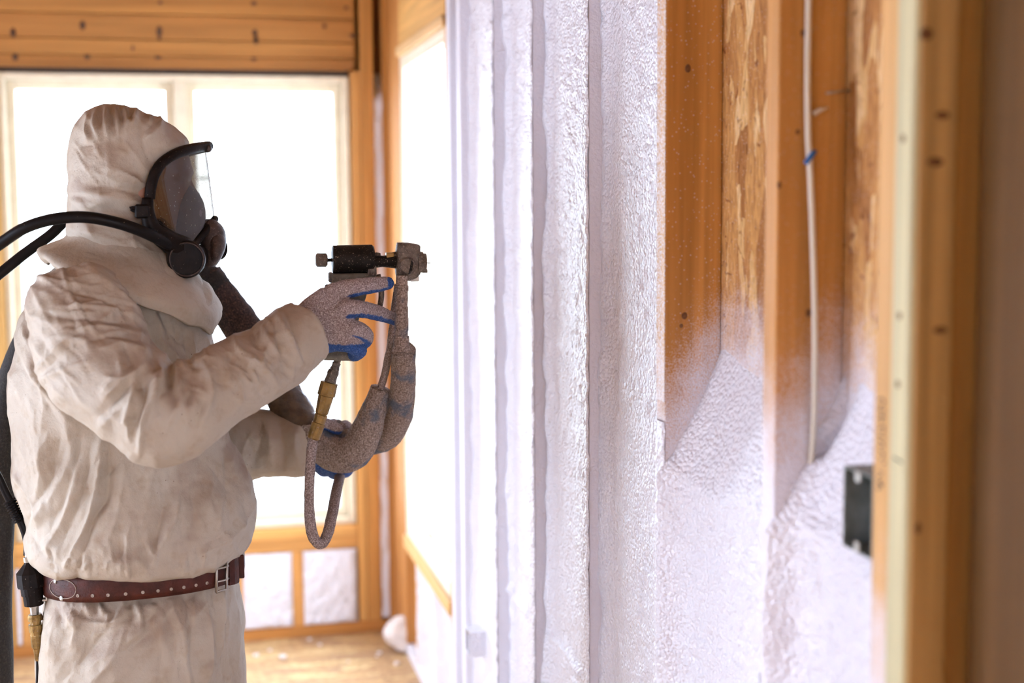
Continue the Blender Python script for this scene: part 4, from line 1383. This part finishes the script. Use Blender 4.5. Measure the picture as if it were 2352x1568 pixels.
# filter discs on both cheeks
for s in (-1, 1):
    c0 = W(424, 592, YP + s * .055); c1 = W(429, 596, YP + s * .108)
    fd = lathe('filter_cap', c0, c1, [(0, .030), (.3, .0315), (.80, .0315), (.9, .0295), (.93, .0285), (.93, .0255), (.88, .025), (.90, .008), (.91, .004)], M['rubber'], resp, 36, True)
    nrm_ = (c1 - c0) / np.linalg.norm(c1 - c0)
    uu = np.cross(nrm_, [0, 0, 1.0]); uu /= np.linalg.norm(uu); vv = np.cross(nrm_, uu)
    tube('dust_ring', [c0 + (c1 - c0) * .925 + .0272 * (math.cos(q) * uu + math.sin(q) * vv) for q in np.linspace(0, 2 * math.pi, 41)], .0011, M['mask_brown'], resp, 6)
# front exhalation housing
vb = blob_mesh('valve_housing', [lofted([SL(470, 503, 494, 503, .016), SL(462, 520, 512, 520, .026), SL(459, 545, 519, 540, .031), SL(461, 575, 518, 570, .033), SL(464, 600, 507, 595, .031), SL(468, 613, 496, 611, .026)], 4, 24)], .0025, 2)
link('valve_housing', vb, M['mask_brown'], resp, True)
vc = lofted([SL(486, 530, 500, 524, .004), SL(478, 550, 516, 545, .022), SL(477, 575, 517, 570, .026), SL(480, 596, 508, 592, .022), SL(486, 608, 500, 604, .008)], 4, 24)
vcm = pydata('valve_cover', [np.array(p) + [0, -.014, 0] for p in vc[0]], vc[1])
link('valve_cover', vcm, M['mask_brown'], resp, True)
lathe('speech_disc', W(500, 572, YP + .030), W(512, 574, YP + .036), [(0, .017), (.8, .017), (1, .014)], M['rubber'], resp, 24, True)
# inner oral-nasal cup
cup = blob_mesh('inner_cup', [lofted([SL(405, 422, 434, 420, .02), SL(392, 440, 452, 438, .036), SL(385, 465, 467, 462, .046), SL(382, 500, 473, 495, .050), SL(385, 535, 468, 530, .046), SL(395, 560, 455, 555, .03)], 4, 24)], .003, 3)
link('inner_cup', cup, M['cup'], resp, True)
# chin straps fragments
tube('head_strap', [W(333, 480, YP - .114), W(300, 478, YP - .116), W(322, 492, YP - .113)], .003, M['rubber'], resp, 8, 4)

# breathing hoses
h1 = tube('breathing_hose', [W(a, b, y) for a, b, y in ((-185, 800, 2.52), (-165, 715, 2.47), (-70, 612, 2.42), (0, 560, 2.40), (60, 522, 2.375), (130, 502, 2.36), (200, 499, 2.352), (270, 512, 2.355), (330, 533, 2.368), (385, 560, 2.395), (415, 580, 2.43))], R(13.0, 2.38), M['rubber_clean'], None, 16, 6)
tag(h1, 'black breathing hose arching over the shoulder to the near side of the mask', 'hose')
h2 = tube('breathing_hose', [W(a, b, y) for a, b, y in ((-185, 800, 2.53), (-150, 745, 2.57), (-80, 692, 2.61), (0, 628, 2.62), (60, 580, 2.62), (115, 540, 2.62), (165, 495, 2.63), (230, 470, 2.64), (310, 500, 2.655), (380, 555, 2.63), (415, 580, 2.57))], R(11.5, 2.62), M['rubber_clean'], None, 16, 6)
tag(h2, 'black breathing hose slanting behind the neck to the far side of the mask', 'hose')

# ------------------------------------------------------------------ belt
belt = empty('leather_belt', W(330, 1310, YP)); tag(belt, 'red-brown leather belt with punched holes around the coverall waist', 'belt')
BL, BR = W(101, 1322, YP), W(556, 1279, YP)
bc, bax = (BL + BR) / 2, (BR - BL) / 2
bhd = .160


def belt_pt(t, dz=0, out=0.0):
    ct, st = math.cos(t), math.sin(t)
    e = 2.35
    p = bc + bax * math.copysign(abs(ct) ** (2 / e), ct) + np.array([0, bhd, 0]) * math.copysign(abs(st) ** (2 / e), st)
    nrm = p - bc; nrm[2] = 0; nrm /= np.linalg.norm(nrm)
    # sag of the leather at the back of the waist
    sag = -(p - bc)[1] / bhd * 0.008
    return p + nrm * out + np.array([0, 0, dz + sag])


HB = .0215
rings = []
for t in np.linspace(0, 2 * math.pi, 120, endpoint=False):
    rings.append([belt_pt(t, -HB, -.001), belt_pt(t, -HB, .003), belt_pt(t, -HB * .5, .0045), belt_pt(t, HB * .5, .0045), belt_pt(t, HB, .003), belt_pt(t, HB, -.001)])
v, f = ring_mesh('strap', rings, closed=True)
link('strap', pydata('strap', v, f), M['leather'], belt, True)


def ang_at(px):
    """near-side belt parameter that projects to this image column"""
    ts = np.linspace(math.pi, 2 * math.pi, 400)
    xs_ = np.array([project(belt_pt(t)[None])[0][0] for t in ts])
    return ts[np.argmin(np.abs(xs_ - px))]


hole_me = None
for px in (183, 216, 251, 290, 327, 362, 392, 420, 446, 470):
    for dz in ((-HB * .45,) if px < 400 else (-HB * .45, HB * .5)):
        t = ang_at(px)
        a, b = belt_pt(t, dz, .0042), belt_pt(t, dz, .0056)
        lathe('eyelet', a, b, [(0, .0027), (1, .0027), (1, .0016), (.3, .0014)], M['thread'], belt, 12)
# buckle
tb = ang_at(497)
for s in (-1, 1):
    a, b = belt_pt(tb + .0, -HB * 1.35, .008), belt_pt(tb, HB * 1.35, .008)
tube('buckle', [belt_pt(ang_at(488), -HB * 1.3, .008), belt_pt(ang_at(491), HB * 1.25, .008), belt_pt(ang_at(513), HB * 1.2, .009), belt_pt(ang_at(509), -HB * 1.25, .009), belt_pt(ang_at(488), -HB * 1.3, .008)], .0026, M['steel'], belt, 8)
for dz in (-HB * .5, HB * .5):
    tube('buckle_tongue', [belt_pt(ang_at(490), dz, .008), belt_pt(ang_at(505), dz, .010), belt_pt(ang_at(516), dz, .008)], .0018, M['steel'], belt, 8)
rings = []
for px, o in ((520, .006), (528, .010), (536, .010), (542, .006)):
    t = ang_at(px)
    rings.append([belt_pt(t, -HB * 1.15, o - .004), belt_pt(t, -HB * 1.15, o), belt_pt(t, HB * 1.15, o), belt_pt(t, HB * 1.15, o - .004)])
v, f = ring_mesh('keeper', rings)
link('keeper', pydata('keeper', v, f), M['leather'], belt)
e0 = belt_pt(ang_at(545), 0, .004)
box('strap_end', e0 + [-.016, -.008, -HB * .95], e0 + [.008, -.003, HB * .95], M['leather'], belt, .002)
# stitched oval patch end at the back
rg = []
for k in range(24):
    a = 2 * math.pi * k / 24
    t = ang_at(150 + 30 * math.cos(a))
    rg.append(belt_pt(t, .75 * HB * math.sin(a), .0052))
tube('stitching', rg + [rg[0]], .0006, M['thread'], belt, 5)
for px, dz in ((133, .5), (145, -.75)):
    t = ang_at(px); lathe('rivet', belt_pt(t, dz * HB, .004), belt_pt(t, dz * HB, .0065), [(0, .004), (.6, .004), (1, .002)], M['steel'], belt, 12)

# ------------------------------------------------------------------ regulator hanging at the back of the belt
YG = 2.44
reg = empty('air_regulator', W(75, 1380, YG)); tag(reg, 'black air filter regulator with brass fittings hanging from the back of the belt', 'regulator')


def LP(name, p0, p1, prof, mat, par, Y, n=20, sm=False):
    """lathe with image-space end points on plane Y and radii in px"""
    return lathe(name, W(*p0, Y), W(*p1, Y), [(a, R(r, Y)) for a, r in prof], mat, par, n, sm)


LP('inlet_nipple', (63, 1272), (66, 1294), [(0, 6), (.3, 6), (.3, 10), (.8, 10), (.8, 7), (1, 7)], M['steel'], reg, YG, 6)
LP('bowl_head', (66, 1290), (73, 1346), [(0, 9), (.08, 12), (.42, 30), (.98, 31), (1, 28)], M['rubber'], reg, YG, 12)
LP('bowl', (73, 1344), (78, 1388), [(0, 25), (.45, 25), (.46, 22), (1, 21), (1, 14)], M['rubber'], reg, YG, 20)
LP('hex_nut', (78, 1386), (80, 1413), [(0, 15), (.2, 15), (.2, 10), (1, 9)], M['steel'], reg, YG, 6)
LP('brass_coupling', (80, 1410), (84, 1456), [(0, 14), (.1, 16), (.3, 16), (.3, 12), (.5, 12), (.5, 16), (.85, 16), (.85, 13), (1, 13)], M['brass'], reg, YG, 16)
LP('brass_tail', (84, 1455), (88, 1516), [(0, 13), (.05, 14), (.5, 12.5), (.55, 10), (1, 7)], M['brass'], reg, YG, 8)
tube('tail_hose', [W(88, 1514, YG), W(88, 1560, YG), W(84, 1640, YG), W(70, 1750, YG)], R(5.5, YG), M['rubber'], reg, 10, 4)
box('belt_bracket', W(104, 1376, YG) + [-.018, -.006, -.002], W(104, 1376, YG) + [.016, .006, .002], M['steel'], reg, .0008)
box('belt_bracket', W(105, 1300, YG) + [-.002, -.008, -.055], W(105, 1300, YG) + [.002, .008, .006], M['steel'], reg, .0008)
sup = empty('air_line', W(20, 1140, 2.46)); tag(sup, 'thin black air line with a coiled strain relief behind the coverall back', 'hose')
sp = [(-186, 792), (-178, 860), (-120, 950), (-60, 1020), (-10, 1085), (15, 1135), (48, 1198), (62, 1240), (63, 1275)]
tube('line', [W(a, b, 2.455 + (.05 if i_ < 2 else 0)) for i_, (a, b) in enumerate(sp)], R(9, 2.45), M['rubber_clean'], sup, 12, 6)
tube('branch_piece', [W(-186, 780, 2.525), W(-186, 825, 2.49)], [R(20, 2.5), R(15, 2.5)], M['rubber'], sup, 14, 1)
for i in range(9):
    t = i / 8
    a = np.array([22 + 24 * t, 1150 + 44 * t])
    d = np.array([.48, .87]) * 1.6
    LP('strain_coil', tuple(a - d), tuple(a + d), [(0, 13), (.5, 15.5), (1, 13)], M['rubber'], sup, 2.455, 16)

# ------------------------------------------------------------------ heavy hose bundle
hose = empty('heated_hose', W(20, 1400, 2.62)); tag(hose, 'thick heated hose bundle slung over the shoulder and looped through the far glove', 'hose')
back = [(-10, 2300, 2.62), (-12, 1900, 2.62), (-14, 1600, 2.62), (-17, 1400, 2.62), (-14, 1250, 2.62), (-6, 1120, 2.63), (10, 1000, 2.66), (40, 870, 2.70), (100, 740, 2.735), (200, 640, 2.75), (320, 590, 2.755), (430, 612, 2.75), (500, 672, 2.735)]
bp = [W(*q) for q in back]
bp = [p for p in bp if p[2] > 0.06]
bp = [np.array([bp[0][0] - .9, bp[0][1] + .25, .036]), np.array([bp[0][0] - .25, bp[0][1] + .06, .038])] + bp
tube('woven_jacket', bp, [R(42, 2.62)] * len(bp), M['jacket_dark'], hose, 20, 6, True, .002, 40)
mid = [(470, 640, 2.745), (510, 690, 2.735), (560, 755, 2.725), (610, 830, 2.715), (640, 885, 2.705)]
tube('scuff_jacket', [W(*q) for q in mid], [R(43, 2.72)] * 5, M['scuff'], hose, 24, 8, True, .003, 70)
wrp = [(625, 862, 2.708), (655, 915, 2.695), (690, 968, 2.675), (722, 1005, 2.655)]
tube('film_wrap', [W(*q) for q in wrp], [R(42, 2.69), R(44, 2.69), R(43, 2.67), R(41, 2.66)], M['wrap'], hose, 24, 8, True, .004, 45)
lp = [(700, 990, 2.66), (735, 1022, 2.64), (775, 1045, 2.615), (815, 1035, 2.59), (843, 985, 2.575), (862, 930, 2.565), (874, 890, 2.56)]
tube('foam_sleeve', [W(*q) for q in lp], [R(r, 2.6) for r in (38, 40, 41, 40, 35, 28, 22)], M['sleeve'], hose, 28, 8, True, .0022, 60)
# inner hose leaving the cut sleeve, up to the gun
tube('inner_hose', [W(*q) for q in ((866, 915, 2.56), (882, 865, 2.54), (893, 815, 2.51), (900, 770, 2.48), (908, 700, 2.44), (914, 655, 2.42))], [R(9, 2.5)] * 6, M['whip'], hose, 12, 6, True, .0012, 90)
lp2 = [(760, 985, 2.67), (800, 1010, 2.665), (845, 1012, 2.65), (890, 996, 2.62), (918, 945, 2.58), (926, 880, 2.53), (927, 804, 2.47)]
tube('foam_sleeve', [W(*q) for q in lp2], [R(r, 2.57) for r in (30, 32, 34, 36, 33, 29, 27)], M['sleeve'], hose, 28, 8, True, .0022, 60)

whip = empty('whip_hose', W(740, 1100, 2.42)); tag(whip, 'thin crusted air hose looping down below the gun handle with brass coupling', 'hose')
LP('nipple', (777, 822), (765, 858), [(0, 8), (.3, 8), (.3, 10), (.5, 9), (.7, 11), (1, 9)], M['gun_grey'], whip, 2.405, 12)
LP('hex_fitting', (767, 850), (757, 880), [(0, 12), (.25, 14), (.4, 12.5), (.9, 14), (1, 9)], M['gun_grey'], whip, 2.405, 6)
LP('brass_coupling', (757, 876), (738, 952), [(0, 13), (.03, 20), (.42, 21), (.44, 18), (.95, 15), (1, 12)], M['brass'], whip, 2.408, 8)
LP('brass_tail', (739, 950), (719, 1008), [(0, 12), (.05, 15), (.35, 14), (.37, 16), (.95, 15), (1, 12)], M['brass'], whip, 2.41, 14)
tube('hose', [W(*q) for q in ((721, 1000, 2.412), (715, 1040, 2.412), (711, 1110, 2.415), (711, 1180, 2.42), (718, 1228, 2.425), (733, 1248, 2.43), (748, 1236, 2.44), (760, 1195, 2.47), (772, 1130, 2.56), (781, 1090, 2.655), (786, 1050, 2.70))],
     [R(r, 2.42) for r in (11, 12, 11.5, 12, 12.5, 13, 13, 13, 13.5, 13, 13)], M['whip'], whip, 16, 6, True, .0012, 120)

# ------------------------------------------------------------------ spray gun
YGUN = 2.40
gun = empty('spray_gun', W(790, 810, YGUN)); tag(gun, 'dust-coated black two-component spray gun held in the near glove pointing at the wall', 'spray gun')
LP('air_cylinder', (763, 596), (858, 595), [(0, 28), (.02, 32.5), (.96, 33.5), (1, 30)], M['gun_black'], gun, YGUN, 32, True)
LP('knob_shaft', (750, 597), (765, 597), [(0, 4), (1, 4)], M['gun_black'], gun, YGUN, 12)
LP('adjust_knob', (725, 597), (752, 597), [(0, 12), (.12, 16), (.88, 16), (1, 12)], M['gun_grey'], gun, YGUN, 8)


def PB(name, x0, y0, x1, y1, th, mat, Y=YGUN, bev=.002, dy=0):
    a, b = W(x0, y0, Y), W(x1, y1, Y)
    return box(name, (min(a[0], b[0]), Y + dy - th, min(a[2], b[2])), (max(a[0], b[0]), Y + dy + th, max(a[2], b[2])), mat, gun, bev)


PB('receiver', 760, 628, 862, 655, .016, M['gun_olive'])
PB('lock_lever', 754, 625, 765, 648, .010, M['gun_grey'])
PB('rear_tab', 746, 653, 758, 662, .006, M['gun_black'])
PB('valve_block', 842, 610, 862, 632, .019, M['gun_grey'], bev=.001)
# grip inside the hand with its flared foot
gv, gf = lofted([SL(775, 650, 850, 650, .014, 3, YGUN), SL(772, 690, 838, 690, .015, 3, YGUN), SL(765, 740, 822, 740, .015, 3, YGUN), SL(756, 785, 812, 785, .015, 3, YGUN), SL(742, 806, 816, 806, .017, 3, YGUN), SL(734, 816, 822, 816, .019, 3, YGUN), SL(734, 825, 822, 826, .018, 3, YGUN)], 4, 24)
link('grip', pydata('grip', gv, gf), M['gun_olive'], gun, True)
tube('trigger', [W(a, b, YGUN) for a, b in ((868, 630), (874, 655), (876, 680), (872, 705), (866, 722))], [.0045, .005, .005, .0045, .003], M['gun_grey'], gun, 10, 5)
LP('neck', (856, 600), (912, 600), [(0, 16), (.4, 13), (1, 17)], M['gun_black'], gun, YGUN, 20, True)
LP('neck_pin', (858, 586), (874, 584), [(0, 5), (.5, 6), (1, 3)], M['gun_grey'], gun, YGUN, 10)
PB('side_latch', 886, 580, 904, 592, .008, M['brass'], bev=.0008)
LP('coupling_ring', (901, 589), (912, 589), [(0, 10), (1, 12)], M['gun_grey'], gun, YGUN, 12)
# fluid head
hv = lofted([SL(912, 557, 938, 557, .014, 3.2, YGUN), SL(911, 562, 962, 562, .020, 3.2, YGUN), SL(909, 575, 964, 575, .023, 3, YGUN), SL(908, 598, 966, 598, .024, 3, YGUN), SL(908, 620, 962, 620, .022, 3, YGUN), SL(910, 636, 960, 636, .017, 3, YGUN), SL(912, 644, 945, 644, .012, 3, YGUN)], 3, 24)
link('fluid_head', pydata('fluid_head', *hv), M['gun_grey'], gun, True)
LP('air_cap', (958, 602), (979, 602), [(0, 30), (.25, 30), (.25, 24), (.6, 24), (.6, 21), (.95, 20), (1, 14)], M['gun_grey'], gun, YGUN, 20)
LP('side_screw', (940, 612), (945, 613), [(0, 20), (1, 17)], M['gun_black'], gun, YGUN - .022, 16)
lathe('side_cap', W(936, 610, YGUN - .014), W(936, 610, YGUN - .030), [(0, .0155), (.7, .0155), (.8, .013), (1, .012)], M['gun_grey'], gun, 20, True)
PB('cap_lug', 970, 618, 981, 626, .005, M['gun_grey'], bev=.0006)
PB('mount_foot', 940, 632, 960, 645, .012, M['steel'], bev=.001)
LP('needle', (978, 603), (989, 604), [(0, 1.1), (1, .7)], M['gun_black'], gun, YGUN, 8)
# hose inlet pipe under the head
LP('inlet_pipe', (923, 632), (922, 806), [(0, 14), (.13, 14), (.14, 16), (.20, 16), (.22, 14), (.30, 15), (.40, 13.5), (.42, 15.5), (.55, 15), (.57, 16.5), (.72, 16.5), (.74, 15), (.80, 15), (.80, 18), (.93, 19), (.95, 21), (1, 22)], M['sleeve'], gun, YGUN - .026, 20, True)

# ------------------------------------------------------------------ crumbs and scrap on the floor
def lump(name, c, r, mat, seed, flat=0.6, sub=3):
    bm = bmesh.new(); bmesh.ops.create_icosphere(bm, subdivisions=sub, radius=1.0)
    P = np.array([v.co[:] for v in bm.verts])
    k = 1 + .35 * fbm(P * 1.3 + seed, seed, 3)
    P = P * k[:, None] * r
    P[:, 2] *= flat
    for v, p in zip(bm.verts, P): v.co = Vector(p)
    zmin = P[:, 2].min()
    o = link(name, bm_mesh(name, bm), mat, None, True)
    o.location = (c[0], c[1], -zmin + .0)
    return o


crumbs = [(588, 1508, .011, 'foam crumb on the subfloor nearest the worker\'s trousers'), (650, 1512, .013, 'largest pale foam crumb on the subfloor beside the worker'), (711, 1470, .008, 'foam crumb close to the back wall bottom plate below the cripple stud'),
          (735, 1482, .007, 'tiny foam crumb in front of the back wall, right of another crumb'), (872, 1501, .009, 'foam crumb on the subfloor between worker and foam scrap'), (866, 1508, .006, 'tiny foam crumb just in front of a bigger crumb mid floor'),
          (912, 1526, .010, 'foam crumb in front of the big foam scrap'), (620, 1495, .007, 'small foam crumb between the two crumbs beside the worker'), (800, 1520, .005, 'speck of foam in the middle of the open subfloor'), (880, 1456, .006, 'speck of foam at the foot of the corner studs'), (955, 1535, .008, 'foam crumb at the foot of the right wall')]
for i, (px, py, r, lb) in enumerate(crumbs):
    o = lump('foam_crumb', WZ(px, py, 0), r, M['foam_scrap'], i + 1, .55, 2)
    tag(o, lb, 'foam crumb', 'foam crumbs on the subfloor')
sc1 = WZ(928, 1492, 0.0)
o = lump('foam_scrap', sc1, .062, M['foam_scrap'], 23, .9, 4)
tag(o, 'big lumpy scrap of foam lying in the room corner', 'foam scrap')
